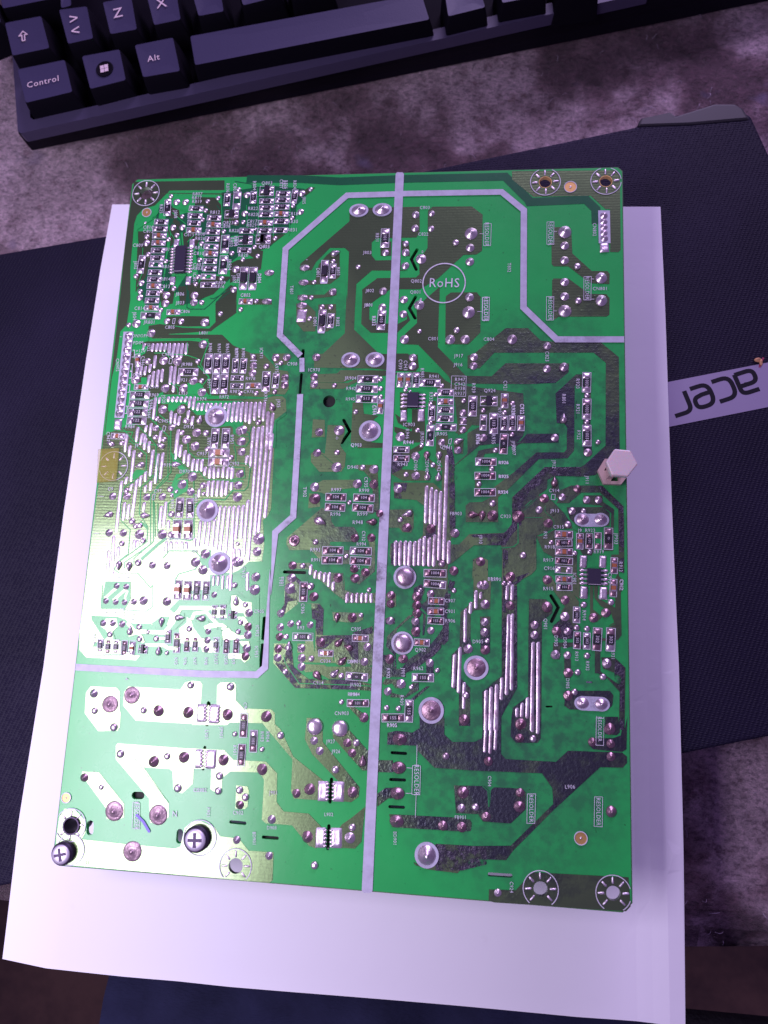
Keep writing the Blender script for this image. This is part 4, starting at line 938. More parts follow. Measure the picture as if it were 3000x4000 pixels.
GP||13.5,-179.7 23.8,-179.6 24.4,-181.5 15.8,-181.2
GP||24.1,-178.9 31.2,-178.6 31.8,-181.2 35.5,-181 35.6,-182.3 24.7,-181.5
GP||29.5,-172.2 32.6,-172.1 31.6,-176 27.2,-176.2 26.4,-174.6
GP||32.3,-169.5 35.4,-166.1 47.6,-165.6 49.5,-164.9 49.7,-167.2 46.4,-168 36.3,-168.4 34.1,-170.7
GP||40.9,-173.7 42,-170.7 46,-170.9 47.3,-173.7 50.3,-173.9 50.7,-178.4 44.7,-178.7 41.1,-175.6
GP||37.1,-162.8 49.2,-162 49.4,-163.6 40.6,-163.9
W|1.2 -83 J9|8.8,-171.4
W|1.2 -83 J9|12.1,-171.3
W|1.2 -84 J900|15.3,-171.2
W|1.2 -84 J916|19.1,-172.6
W|1.2 -83 R924|5.6,-181
W|1.2 -84 R95|36.5,-187.3
W|1.2 -84 R96|39.8,-187.2
W|1.2 -85 R97|43.3,-187
W|1.2 -85 R98|47.3,-186.8
W|1.2 -83 J9|12.2,-158.7
W|1.2 -84 J9|15.6,-158.6
W|1.3 -84 4|19.3,-194.2
C||6.4,-197.4 15.9,-197.4 17.3,-198.7 17.8,-204.7 18.4,-205.9 18.6,-211.4 18.5,-210.6 18,-211.8 11,-212.4 6.7,-208.1 5.3,-206.6 4.9,-199.7
C||24,-196.8 39.1,-196.8 40.5,-194.4 42.8,-193.7 45.8,-193.8 46.7,-194.7 46.8,-201.3 50.8,-201.7 50.6,-207.2 45.2,-208.1 24.1,-208.1 19,-203.3 18.8,-198.6 20.3,-196.7
B|6.05|45.8,-204.4 48.9,-204.2 50.4,-204.2 53.7,-204.1
V|1.40|56.8,-195
S|1.91|62.7,-161.5
S|1.50|61.3,-169.6 61.4,-174.3 61.5,-177.2 61.4,-181.8 61.2,-184.6
T|1.4 90|56.4,-166
V|1.05|59.8,-166.8 58.6,-173 58,-176.2
R|r 1.82 101|51.8,-167.4 51.9,-172.1
R|r 1.79 101|54.1,-178.7 54.2,-183.7 57.6,-178.7 57.7,-183.5
Q||53.9,-169 57.2,-172
GP||54.1,-163.4 56.5,-163.3 59.3,-164.9 62.3,-165.4 62.9,-170.5 65.1,-170.8 66.5,-188.4 61.4,-186.8 63.2,-184.8 62.8,-179.2 58.5,-179 54.8,-174.7 52.4,-173.9 47.6,-173.4 45.4,-171.6 45.3,-169.6 47.1,-167.9 54.5,-168.3 58,-169.1 54.4,-166.7
GP||44.6,-162.5 56.4,-162.1 59.6,-164.5 63.6,-164.4 64.5,-163 65.2,-172.7 62.9,-172.8 62.3,-165.4 59.3,-164.9 56.5,-163.2 54.1,-163.4 54.1,-166.7 45.1,-167.7
GP||48,-177.2 49.9,-175.9 51.9,-175.8 52.4,-177.7 52.4,-181.5 48.4,-181.7
SL|1.24|66.9,-171.2 66.9,-178.2
SL|1.16|66.9,-180.4 66.8,-187.6
S|1.90|56.5,-204.4 70.2,-204.3
SL|1.08|49.4,-200.8 49.4,-208
B|6.03|50.1,-204.6 53.4,-204.5
C||53.1,-193.8 58,-193.5 58.7,-194.4 59,-199.4 62,-202 71.7,-201.8 72.9,-202.9 73.3,-206.6 75.4,-208.2 80.3,-216.7 91.4,-224 90.4,-223.8 90.2,-230 81.4,-230 80.3,-227.7 80.1,-217.6 68.9,-206.5 57.6,-206.9 56.7,-207.8 44.3,-208.4 48.2,-201.8 52.4,-201.3 52,-194.8
S|1.43|72.6,-169.3 72.8,-174.1 72.7,-177.3 72.6,-181.4 72.6,-184.5 80.7,-180.9 81,-184.2 81.2,-187.1
S|1.62|84,-163.1 87.4,-178.5
T|1.4 -90|92.5,-169.6
S|1.66|97.9,-169.7
T|1.3 90|83.3,-172.9
T|1.3 -90|76.4,-172.8
V|1.10|79.2,-172.4 75.6,-189.1 84.4,-184.2 95.1,-189.5 75.1,-177.2
T|1.4 160|97.3,-180
T|1.5 45|93.4,-178.6 95,-184.7 92.5,-189
T|1.5 90|76.3,-180.8
T|1.6 -45|86.6,-189.6
V|1.43|82.5,-159.6
V|0.93|95.6,-198.1
R|r 2.45 101|80.1,-158.3 80.3,-164.7
R|r 2.41 101|77.6,-177.1 84.4,-176.9
R|c 1.90 101|87,-182.2 91.7,-182.1
R|z 2.35 101|96.9,-189.4 104,-189.6
R|r 2.17 101|97.8,-198.3 104.8,-198
C||73.4,-161.7 73.6,-156.2 76.9,-156.1 79.8,-158.6 80.5,-165 78.2,-165.4 86.1,-165.4 87.7,-167.3 87.9,-176.2 100.3,-175.6 100.7,-183.7 100.4,-189.9 96.2,-182.4 95.4,-180.2 91.6,-181.9 92.1,-185 82.8,-185.5 84.9,-182.6 81.7,-178.3 80.9,-175.8 74.7,-175.5 74.4,-172.3 71.3,-173.7 71.5,-177.2 80.6,-175.8 84.8,-175 84.8,-170.9 80.9,-171.1 74.4,-171.3 71.9,-169.2 73.7,-166.9
GP||73,-170.4 78.6,-165.7 77.9,-165.1 83.2,-165.6 83.8,-170.6 85.2,-171.2 85.5,-182.2 84.6,-178.2 74.9,-178.6 71.3,-178.8 70.8,-172.4
C||74,-165.9 83.2,-165.7 83.5,-170.6 75.3,-170.8 71.9,-169.2
C||71.3,-172.4 74.4,-171.7 80.6,-171.7 80.8,-174.9 74.3,-175.5 71.4,-175.6
C||82.2,-171.3 84.5,-171.6 84.6,-178.2 84.8,-182.9 85.7,-184.4 92.4,-184.7 91.7,-177.9 93.9,-177.2 95,-179.6 96.9,-183.9 96.3,-185.8 94.1,-186.2 92.8,-185.3 79.9,-185.6 79.8,-183.1 82,-182.1 81.8,-179.6 82.5,-175.8
C||71.4,-176.2 84.1,-175.5 84.4,-177.9 71.6,-178.6
C||71,-179.7 77.2,-179.5 78.4,-187.2 81.5,-189.6 84.2,-191.3 101,-190.8 105.6,-191.8 106,-193.9 101.2,-193.8 79.5,-194.3 71.2,-186.3
G|0.32|74.6,-183.4 75.4,-186.1 80.7,-192.7 101.1,-192.3 105.6,-192.4
C||80,-186.2 89,-186.1 90.7,-187.3 97.4,-187.3 98.5,-190.3 90.9,-190.7 86.2,-188.4 82.7,-188.9
C||79.2,-179.4 81.8,-179.3 82,-182.4 79.4,-182.5
C||90.8,-168.1 101.5,-168 101.6,-170.2 99.8,-171.2 95.6,-171.4 91.3,-171
K|1.03|95.7,-161.7 95.8,-163.8
W|1.2 2 C905|64.9,-169
W|1.2 2 R93|80.1,-174
W|1.2 3 C934|89.4,-184.9
W|1.2 3 CN903|96,-201.8
W|1.2 3 R904|99.4,-195.4
W|1.2 3 C914|87.4,-192.2
W|1.2 3 D901|98.8,-184.6
W|1.2 -86 IC952|64.8,-175.6
W|1.2 -86 IC951|65,-182.8
W|1.2 -86 C936|80.3,-167.3
W|1.2 -86 T901|72.4,-158.2
W|1.2 -85 R959|57,-185.7
W|1.2 -85 R958|54.4,-185.9
W|1.2 -85 R957|50.8,-186
W|1.2 -85 C901|62.6,-201.7
PD|3.8 3.9|115.5,-177.6
P|4.1 4|140.5,-184.6
P|4.2 4.3|126,-199.2
V|0.90|103.2,-160 100.8,-168.8 120.8,-159.5 144,-175.6 127.6,-186.1 119.1,-192 132.4,-159.2
S|1.39|124.5,-160.6
S|1.47|110.9,-161.6 110.8,-164.5
S|1.59|119.8,-161.6 119.8,-164.6 120,-167.4 119.8,-173.5
S|1.39|110.9,-170.3 119.6,-170.1
T|1.3 90|125,-173
T|1.4 0|143,-169.4 143,-172.8
S|1.56|143,-163.4 143.3,-178.7 137.7,-178.6
S|1.62|116,-182.8 111.3,-183.2
T|1.4 90|125,-183.8 141.4,-157
T|1.4 90|111.2,-193.9
S|1.60|115.6,-191.1 103.5,-202.8
V|0.98|111,-199.2 115,-199.2
T|1.4 45|103.5,-179.5 102.8,-184.5
S|1.86|137,-201.7
V|1.21|137.4,-193.8
K|1.11|135,-178.6 134.9,-192.6
K|1.17|133.3,-181 133.1,-191
K|1.03|136.7,-190.1 136.7,-197.7
K|1.06|136.5,-165.7 136.6,-175.9
K|1.07|139.9,-159.4 139.9,-164.4
K|1.06|138.2,-163.4 138.1,-166.2
K|0.94|141.5,-159.8 141.5,-161.2
KV|1.15|144,-192.2 144,-204.4 145.7,-191.3 145.8,-204.3 147.5,-190.3 147.6,-204.2
KV|0.97|95.5,-162 95.5,-164.3 97.3,-162 97.4,-164.2 99,-161.7 99.1,-164.1 100.7,-161.7 100.8,-164.1 102.3,-161.6 102.4,-164 103.9,-161.7 104.1,-163.9
R|c 2.09 155|124,-162.9 129,-163 123.9,-166.5 129,-166.4
R|r 2.07 155|124,-169.6 129.1,-169.7
R|c 2.06 155|119.6,-177.1 124.5,-177.1
R|c 2.09 155|98.4,-176.6 103.6,-176.6
R|r 2.47 155|119.4,-188.8 126.3,-188.6
R|r 2.51 155|118.6,-196.4 118.6,-203.2
R|r 2.45 155|109.8,-202.5 117,-202.1
C||118.7,-158.8 121.2,-157.4 122.2,-158.6 122.3,-160.2 121.7,-161.5 121.4,-163.1 118.6,-163.2 118.5,-161
C||123.3,-161.1 125.8,-161 126,-168 124.8,-168.6 120.9,-164.7 123,-163.1
C||117.2,-168.3 121.6,-166.6 123.2,-167.8 122.8,-174.6 122.2,-174.7 122.2,-167.2 118.5,-168.3 111.1,-175.2 113.3,-172.9 113.3,-181.6 113.8,-186.2 131,-185.3 86.9,-187.8 86.8,-186.8 113.2,-185.6 113,-181.9 110,-178.9 110.2,-175.5
C||96.5,-187.3 116.7,-186.2 117.1,-188.8 109.2,-189.1 104.2,-190 96.5,-188.2
C||109.3,-191.3 110.2,-189.7 115.5,-189.8 117.2,-191.2 116.9,-192.4 113.8,-192.6 112.5,-191.1 110.3,-191.8
C||112.6,-194.2 117,-195.1 119.1,-192.6 119.3,-190.5 121.5,-190.4 121.6,-192.8 117.3,-195.6 112,-195.7
C||124,-191.5 125.3,-191.4 120.2,-196.2 118.9,-196
C||118.2,-169.2 121,-169.1 121.3,-175.3 119.1,-175.4
C||123.8,-184.5 126.3,-184.3 126.4,-187.4 123.9,-187.2
C||141.4,-167.6 144.8,-167.5 145,-179.5 141.9,-179.6
C||109.2,-161 112.6,-160.9 112.8,-165.3 109.4,-165.5
C||109.3,-169.4 112.5,-169.3 112.6,-171.3 109.4,-171.5
C||100.9,-174.3 104.9,-172.3 105.7,-175.4 105.9,-185.3 102.8,-186.4 98,-185.7 97.8,-177.6 101.4,-177.5
C||108.9,-181.8 112.7,-181.8 112.9,-185.9 109.1,-185.8
C||97.7,-199.2 99.7,-199.4 104.2,-201.9 102.7,-203.7
C||104.3,-197.3 106.2,-197.2 106.2,-199 104.4,-199.1
W|1.2 2 C907|131.2,-162.7
W|1.2 2 C901|131.3,-166.3
W|1.2 2 R906|131.4,-169.5
W|1.2 2 C905|99.4,-173.6
W|1.2 3 R962|121.2,-185.8
W|1.2 3 D905|140.9,-176
W|1.2 3 R905|113.2,-204.8
W|1.2 3 R904|100.1,-195.4
W|1.2 3 JR902|100.2,-192.2
W|1.2 3 D901|99.8,-184.5
W|1.2 3 Q902|121.7,-179.6
W|1.2 2 BR90|145.5,-154.8
W|1.2 -88 R909|116,-196.4
W|1.2 -87 R902|111.1,-187.8
W|1.2 -88 J909|116.1,-187.3
S|1.85|163.7,-163.6 155.3,-202
S|1.58|182.8,-164.7 178.9,-166.4 169.5,-166.5 166.8,-171.5 166.5,-179.1 170.6,-184.8
S|1.54|169.5,-160.9 151.4,-163.5
S|1.61|183.1,-181.2 170.6,-192.1
V|1.10|175.7,-162.3 184.6,-161.1 181.8,-185.6 176.7,-179 172.7,-190.9
V|1.03|173.4,-170 176.7,-170.2 173.7,-184.5
T|1.4 180|159.6,-169.7 159.6,-173
T|1.3 -90|170.4,-171.4
T|1.3 90|170.4,-179.2
S|1.92|183.9,-201.9
R|r 2.02 302|173.4,-163.3 173.3,-168.2 173.6,-171.5 173.4,-176.7
R|r 2.06 302|176.7,-171.7 176.6,-176.7
R|r 2.66 302|180.2,-169.9 179.8,-177 184.5,-169.8 184.2,-177
B|2.46|175.9,-156.1 175.7,-160.2 182.2,-156.1 182.1,-160.3
P|2.7 2.3|175.3,-194.3 181.2,-194.3
Z||175,-192 181.5,-192 181.5,-196.5 175,-196.6
KV|1.12|150.5,-157 150.3,-161.1 152.1,-156.9 152,-161.2 151,-166.9 150.7,-192.5 152.2,-166.7 152.3,-190.9 149.1,-187.8 149,-194.2 147.4,-190.1 147.2,-204.2 145.6,-191.1 145.5,-204.3 159.2,-175.8 159,-203.6 160.9,-175.7 161,-203.5 157.6,-193.9 157.5,-199.6 155.9,-195.7 155.7,-199.4 154.2,-197.4 154.2,-199.4
KV|1.02|144.3,-199.7 143.9,-211.2 145.9,-199.6 145.6,-211.5 147.5,-199.5 147.3,-210.3 159.3,-199.5 159.2,-203.9 161,-199.4 160.9,-204.4
SL|1.17|165,-159.7 167.4,-163.5 165.2,-168.2
C||157.7,-161.1 163.2,-160.9 165.4,-163 165.4,-165.4 162,-168.3 162,-203.4 161.7,-199.4 161.9,-206.1 160.9,-207.6 154,-208 152.2,-206 152.4,-199.9 152.8,-196.9 157.7,-193 157.6,-171.9
C||162.2,-153.1 165,-153 166.6,-156.1 171.8,-158.1 174.2,-161.4 173.9,-168.2 172.1,-170.4 172.1,-173.7 168.1,-173.9 165.7,-172.8 165.7,-169.7 168.1,-167.8 168.4,-164.7 169.6,-163.1 165.6,-157.7 162.6,-155.9
C||165.7,-175.2 174.2,-174.8 175.7,-176.6 174.2,-177 171.8,-176.2 169.4,-176.9 168.1,-176.3 167.9,-180.6 165.8,-180.7
C||169.4,-179.9 171.5,-180.4 171.5,-186.4 169.4,-186.5
C||177.8,-156 178.8,-155.9 178.7,-163.7 181.7,-166 179.9,-167.9 177.8,-165.5
C||179.1,-155.9 180.3,-155.9 180.2,-159.9 184.8,-162.2 186.2,-163.1 186.2,-168 183.5,-169 185.6,-167.7 184.4,-164.1 181.4,-162.6 179.3,-159.9
C||171.8,-153.7 174.5,-155.2 174.2,-160.5 172.1,-158.7
C||181.3,-179.3 185.5,-179.1 189,-182.3 188.5,-201.9 189.4,-197.9 189,-208 187.6,-208.9 178.6,-208.6 177.1,-207.2 177.7,-205.2 184.7,-204.8 187.3,-203.8 188.3,-197.9 186.7,-202 187.1,-190.1 183.1,-185.8 180.1,-184.5 179.2,-184.5 179.3,-177 181,-177 181,-183.8 182.5,-185 187.2,-188 187.8,-185.6 186,-184.2 181.9,-182.9
C||169.7,-190.6 183.9,-189.9 185.1,-191.3 184.7,-194.6 183,-196.1 171.2,-196.5 169.4,-195.4
C||182.4,-198.2 186.5,-198 187,-202.9 185.9,-203.8 182.4,-203.7
C||178.7,-173.1 186.1,-173 185.8,-173.7 178.7,-174
X|0.59|176.7,-187.5 178.3,-187.5
X|0.59|163.7,-196 165.4,-195.9
L|0.12|179.6,-198.7 181.9,-198.7 182,-198.3 181.8,-207.2 179.4,-207.2 179.6,-198.5 179.8,-198.1
W|1.2 -90 RESOLDER|180.6,-202.1
W|1.2 2 R915|164,-157.4
W|1.2 2 R90|181.8,-159.5
W|1.2 -90 R914|175.8,-165.8
W|1.1 -90 R913|173.3,-179.3
W|1.1 -90 R932|176.8,-182.2
W|1.2 -90 Q901|163.1,-169.2
W|1.1 -91 R931|185,-178.3
W|1.1 -90 D905|170.4,-188.2
W|1.2 -90 D905|166.6,-174.6
W|1.2 -90 D904|169.5,-175.1
W|1.2 -91 C912|188,-155
W|1.2 -91 C913|184.2,-153
C||188,-106.6 183.3,-107 183.3,-109.9 174.8,-114.9 162.6,-115.1 151.6,-126.1 151.7,-136.5 147.4,-139.9 149.2,-138.7 137.1,-139.5 133.7,-143.2 130.5,-143.3 130.7,-149.9 131.1,-150 138.8,-143.3 148,-142.9 148.5,-145 148.5,-152.9 148.5,-155.5 149,-186.9 144,-190.8 148.2,-187.8 142.7,-192.3 143.1,-204.5 142.9,-207.2 140.5,-208.5 133.2,-208.9 130.6,-206.7 130.4,-201.1 130.2,-202.2 130.1,-197.5 122.1,-199.4 122.4,-205.6 122.3,-201.5 122.4,-205.1 120,-206.7 114.7,-206.4 111.7,-207.2 111.8,-211 121.4,-210.8 122.1,-212.5 127.7,-217.4 140.4,-217.5 162.4,-217 165.7,-221.4 166,-226.2 152.7,-239.7 141,-240.6 128.8,-240.8 127.3,-248.5 121.9,-246.9 122.6,-247.7 126.5,-248.7 136.1,-249.1 140.2,-244.6 151.3,-244.1 153.6,-241 166.3,-227.8 180.7,-214 187.8,-213.7 189.1,-212.2 189.1,-210.2 187.6,-209.1 170.6,-209.5 166.8,-213.2 150.7,-213.3 149.2,-211.8 149.1,-200 154.1,-190.5 153.6,-156.9 153.5,-155.6 158.5,-152.6 160,-150.9 159.9,-139.5 161.8,-138.5 166.1,-136.7 172,-136.6 171.7,-135 168.9,-130.9 164.8,-126.8 160.4,-125.2 163.4,-122.9 163.5,-119.6 166,-118.2 175.1,-118.3 179.8,-117.6 188,-108.2
G|0.19|153.6,-135.5 153.7,-142.1 152.1,-143.4 148.1,-143.9
G|0.16|155.8,-133.2 162,-133
G|0.16|155.3,-130.9 160.1,-126.2
G|0.16|162.8,-128.8 162.8,-131 164.9,-132.9 165.8,-134.2 165.8,-136.4 162.4,-139.4
V|1.40|19.9,-219.4 41.4,-229.3
V|1.14|36.6,-219.2
V|0.89|14.3,-230.7
S|1.47|7.8,-227.9
S|1.89|32,-221.3 42.5,-219.1
S2|3.28|19.9,-238.1 35.4,-238.3 27.6,-250.3
X|2.44|26.5,-232.6 28.6,-232.5
X|2.44|11.7,-242.8 11.9,-245.2
X|2.27|43.4,-243.3 43.4,-245.7
F|1.59|2.2,-234.9
C||18.5,-216 45.3,-216.2 49.5,-216.1 49.5,-222.5 46.3,-222.7 46.5,-227.5 43.1,-230.8 41.8,-230.7 39.8,-229.7 38.9,-224 37.8,-223.3 28.6,-223.3 38.6,-234.2 39.1,-238.6 36.4,-241.5 32.8,-240.8 31.9,-235.6 31.6,-233.2 18.4,-221.3 17.9,-216.8
G|0.16|24.6,-220 29.1,-224.6 38.6,-234.2
C||6.9,-226 12.9,-225.9 23,-235.5 23.5,-239.7 20.7,-241.3 17.4,-240.7 16.6,-237.2 8.7,-229.2 6.5,-228.2
TUBE|2.98|5.3,-243.7
SCR|3.58|3.9,-252.4
SCR|4.02|49.8,-244.6
M|0.00 5.34|4.9,-243.5
LC|0.29 4.91|5.8,-251.4
LC|0.28 5.58|50.5,-244.4
M|2.47 5.37|63.4,-252.3
C||0.5,-241.2 2.1,-238.4 5.8,-238.5 9.9,-241.8 10.4,-245.6 9.3,-247.8 24.1,-248.2 30.7,-248.3 42.3,-248.4 44.1,-247.6 44.9,-241.8 47.2,-239.6 50.4,-239.3 55.3,-240.9 57.3,-243.5 63.7,-243.7 67.4,-247.3 75.8,-247.2 76.1,-255.8 75,-256.6 2.8,-256.2 1.3,-254.4 0.3,-247.8
W|1.9 4 N|41.2,-237.6
L|0.13|26.2,-234.7 28.5,-234.9 29.4,-243.1 26.8,-243 26.2,-234.7
W|1.4 -84 RESOLDER|27.8,-238.9
W|1.2 4 CC902|49.2,-229.4
W|1.2 4 S1|12.2,-255.2
MK|0.16|28,-238.8 30.5,-240.7 32.8,-243.6
V|1.30|55.5,-224.5 55.5,-229.3 75.5,-210.1 62.8,-228.5 94.9,-220 65,-230.7 89.7,-250.2
V|0.94|59.6,-210.6 69.4,-215
S|1.87|56.5,-219.2 70.1,-221.4 86.7,-226.7 86.8,-241.5
S|1.45|82.2,-228.4 74.4,-237.1 63.2,-233.2
S|1.33|63.1,-244.3 74.4,-248.4
T|1.4 0|87.1,-211.2 89.2,-214.4
S3|2.84|87,-206.6 95.7,-206.7
R|r 2.33 101|62.4,-203.8 62.6,-211.3 66.2,-209.1 66.4,-215.9 62.5,-213.9 62.6,-220.6
B|6.27|46.5,-219.4 48.9,-219.2 50.4,-219.3 53.9,-219.2
B|6.34|89.4,-227.1 92.8,-227 94.5,-226.9 98.2,-226.8
B|6.24|89.5,-241.6 92.9,-241.5 94.6,-241.4 98.3,-241.2
SL|1.00|49.5,-215.5 49.5,-222.6
SL|1.15|93.7,-223.2 93.6,-230.3
SL|1.13|93.7,-237.8 93.7,-244.8
SL|1.09|60.6,-238.8 65.4,-238.9
SL|1.08|72,-242.8 76.7,-242.8
C||45,-216.1 56.4,-216 57.4,-216.9 59.9,-219 71.1,-218.9 75.2,-222.4 75.7,-231.5 78.3,-234.3 86.7,-234.4 91.3,-238.3 89.9,-245 87.4,-244.3 81.4,-238.4 72.6,-238.4 71.1,-237.4 70.9,-224.7 69.1,-222.5 59.2,-222.8 56.5,-225 56.6,-229.2 55.7,-230.4 52.7,-228.9 52.4,-222.3 45.6,-222.4
C||61.5,-227.1 65.4,-227.2 66,-228.6 65.9,-233.6 65,-234.4 61.8,-234.5
C||84.1,-203.9 88.2,-203.7 89.6,-205.1 90,-211.4 103.2,-225.1 103.1,-228 100.7,-229.9 94.5,-229.7 96,-223.5 86.7,-215.5 83.9,-210.8
C||93.2,-207 97.7,-208.8 98.7,-207 105.8,-213.7 105.8,-219.6 103.9,-219.7 93.4,-209.7
C||105.4,-231 104.7,-241.9 102.7,-244.1 94.7,-244.3 97.4,-237.9 98,-237 101,-234.8
C||109,-216.1 113.9,-215.9 114.1,-219.7 109.2,-219.9
C||109.2,-226.7 111.8,-224.7 115.8,-224.4 116,-227.7 112.9,-227.9 109.4,-230.7
C||113.4,-232.8 133.9,-232.4 139.6,-232.7 140.2,-233.8 140,-236.1 137.3,-236.5 114.5,-236.7
C||134.2,-222.5 144.7,-222.1 143.5,-222.2 145.1,-223.3 145.9,-228.6 146.2,-223.2 147.1,-222.3 156,-222.1 157.3,-223.3 157.3,-228.4 152.6,-233 143.8,-233 142.2,-230.8 140.8,-230.9 135.1,-231
G|0.41|143.5,-222.2 145.2,-223.5 145.6,-228.4
W|1.2 3 J927|92.8,-211.1
W|1.2 3 J926|94.8,-214.2
W|1.2 4 J901|74.5,-228.6
W|1.2 4 C902|62.9,-235.7
W|1.1 4 D903|74.7,-239.6
W|1.1 4 L902|93.5,-234.2
W|1.2 4 C902|48.9,-229.4
W|1.2 -85 F901|52.7,-236.2
W|1.2 -85 R901|60.1,-215.8
W|1.2 -85 L901|49.8,-211.3
W|1.2 -86 R903|69.2,-210.8
W|1.2 -86 R904|71.1,-210.7
W|1.2 3 R905|113.1,-204.7
W|1.1 4 FB901|136.6,-232.2
W|1.2 -85 JP901|54.9,-210.4
W|1.1 -85 BD901|69,-243.3
V|1.22|101.4,-211 101.5,-237.7 131.3,-213.5 141.3,-228.8
S|1.46|98.3,-211.2 100.2,-214.4
T|1.5 90|103.8,-217.1
S|1.80|100.9,-226.8 100.9,-240.9
SB|2.34|115.9,-218 115.8,-226.1 115.9,-234.7 115.8,-209
S|1.60|131,-235.1 137.1,-235.1
S|1.93|137.1,-224.5
S|1.34|136.8,-229.4
S|1.50|144.8,-231.5
SL|1.02|113.5,-213.5 118,-213.5
SL|1.02|113.4,-222 118,-221.9
SL|1.01|113.5,-230.5 118,-230.4
P|3.9 4|126.1,-244.4
L|0.15|120.5,-217.1 123.1,-217.1 123.2,-226.1 120.6,-226.1 120.5,-217.1
L|0.15|121.7,-210.4 121.8,-217
L|0.15|122,-226.2 122,-233.3
L|0.15|118.6,-217.9 120.5,-217.9
L|0.15|118.6,-225.9 120.7,-225.8
W|1.5 -88 RESOLDER|121.9,-221.5
S|1.42|155.2,-206.5 155.4,-223.4 184.1,-206.5 178.3,-206.3 184.1,-210.6
S|1.85|155.3,-227.6
S|1.47|145.2,-214.3
V|1.18|159.5,-206.4
S|1.75|184.1,-227.2
F|1.92|174.6,-235.9
L|0.14|157.8,-223.6 160.4,-223.4 160.2,-232.4 157.7,-232.5 157.8,-223.6
L|0.14|178.9,-223.1 181.4,-223 181.2,-232 178.7,-232 178.9,-223.1
W|1.3 -89 RESOLDER|159,-227.9
W|1.3 -90 RESOLDER|180,-227.5
W|1.2 4 L906|171.2,-220.6
W|1.1 -89 C904|145.6,-220.4
M|2.24 5.45|162.2,-251.8
M|2.21 5.37|184.5,-251.4
S|1.22|148.9,-254
SL|1.23|146.2,-248.8 152.9,-248.7
C||146.1,-253.2 154.5,-252.8 159.5,-247.1 189.1,-246.4 189.7,-254.8 188.3,-256.3 147.7,-256.9 146.1,-256.4
W|1.1 -89 C924|153.1,-251.9
W|1.1 -88 BD901|115.6,-240
A||12.3,-11.5 17.6,-11.7 17.6,-19.7 16.5,-23.6 17.1,-29.2 16.9,-35 17,-42.4 17.1,-50.9 16.3,-54 11.1,-53.9 7.1,-48.5 8.5,-40.8 10.6,-31.4 10.6,-21.1
A||17.4,-17.3 23.2,-15 30.8,-15.1 32,-12 37.5,-15.3 38.8,-25.6 39.4,-41.1 31,-42.2 29.8,-36.4 28.4,-29.3 24.6,-29.3 24.1,-23.7 21.8,-23.3 19.4,-29.2 17.9,-29.2
A||37.1,-6.5 55.2,-4.1 57.2,-29.8 52.2,-31.2 46.5,-33.5 43.1,-36.5 40,-35.3
A||17.9,-29.6 20.1,-29.6 20.2,-44.8 21.3,-48.6 19.5,-52.5 16.5,-52.4 17.2,-44.8
A||25.8,-41.7 29.6,-42.6 38.2,-48 32,-52.5 24.8,-54 22.1,-48.6
A||50.8,-4.4 58.2,-4.2 70.1,-5.7 71.7,-8.1 67.6,-12.8 67.6,-18.3 64,-23.7 58.6,-29.8 55.1,-31.3 52.9,-31.6
GP||12.6,-14.8 15.7,-15.6 15.2,-18 12.5,-17.2
GP||39.7,-31.8 42.3,-31.9 41.8,-35 39.5,-34.2
GP||22.1,-49.4 23.9,-48.3 24.8,-54 23,-54
GP||29.7,-27.8 32.2,-31 32.2,-35.2 30.2,-33.3
GP||42.5,-25.6 45.4,-24.9 45.3,-28 43.1,-28
G|0.31|16,-18 18,-23.6 18.2,-29.2 17.5,-33.1 17.5,-40.9
G|0.31|20.8,-13.3 26.6,-15.1 30.7,-14.3
G|0.31|17.9,-14.9 23.7,-19.8 24.6,-25.3
G|0.31|25.2,-27.7 27.9,-24.6 31.6,-23.9
G|0.31|37.3,-8.9 38.8,-21.6 39.1,-33.4 39.2,-42.3
G|0.31|31.7,-25.5 33.2,-41.1 31.3,-44.9
G|0.31|41.1,-13.8 42,-23.7 45.3,-23.7
G|0.31|47.7,-12.3 48.9,-22.6 52.5,-25.8
G|0.31|5.4,-29 4.2,-21.8 10.6,-17.1 12.5,-14
G|0.31|7.4,-29.8 8.2,-40.8 6.9,-46.2
G|0.30|15.4,-48.6 18.2,-47.1 18.7,-44.8
G|0.31|20.1,-29.2 19.8,-26 18,-23.6
G|0.31|51.6,-5.2 53.6,-25.8
G|0.31|58.4,-6.2 59.4,-25.9
G|0.31|64.9,-7.2 65.6,-25.3
G|0.31|55.2,-8.5 51.2,-8.8
G|0.30|20.6,-69.1 21,-73.6 29.8,-74.3 34.3,-75.8
G|0.30|29.3,-69.1 29.8,-73.6
G|0.29|23.6,-85 27.1,-87.2 27.7,-89.7
G|0.29|16.6,-90.9 17.1,-98.5
G|0.29|19.9,-91.2 20.3,-101.4
G|0.31|37.9,-133.2 36.6,-119.5 38.7,-119.4
G|0.28|15.4,-122.7 10.7,-125.6 9.8,-132.6 10.7,-137.4
G|0.28|19.6,-121.9 21.3,-120.8
G|0.31|22.7,-130.9 24.4,-143.8
G|0.31|24.1,-131.5 25.3,-143.1
G|0.25|21.8,-112.7 23.3,-123.9
G|0.25|50.1,-104.5 52.2,-105.5 56.1,-105.8 56.8,-101.6
G|0.32|49.1,-105.3 51.5,-109.1 55.3,-109.4 56.6,-107.3 56,-104.4 54.1,-103.1
G|0.31|50.8,-109.4 51.8,-112.2 52,-115.7 56.2,-116 57.7,-117.3 57.3,-124.6 56,-126 50.8,-126.1
G|0.31|50.1,-117.3 55.3,-117.4 56,-121.2 50.5,-122
G|0.31|50.5,-122.7 55.7,-122.7
H|1.02|11.9,-162.7 8.2,-166.3 8.4,-168.5
H|1.02|15.6,-162.9 11.5,-166.9 12.2,-168.3
H|0.74|15.5,-167.9 15.6,-165.6 16.2,-163.5
H|1.01|18.9,-167.7 18.5,-169.1
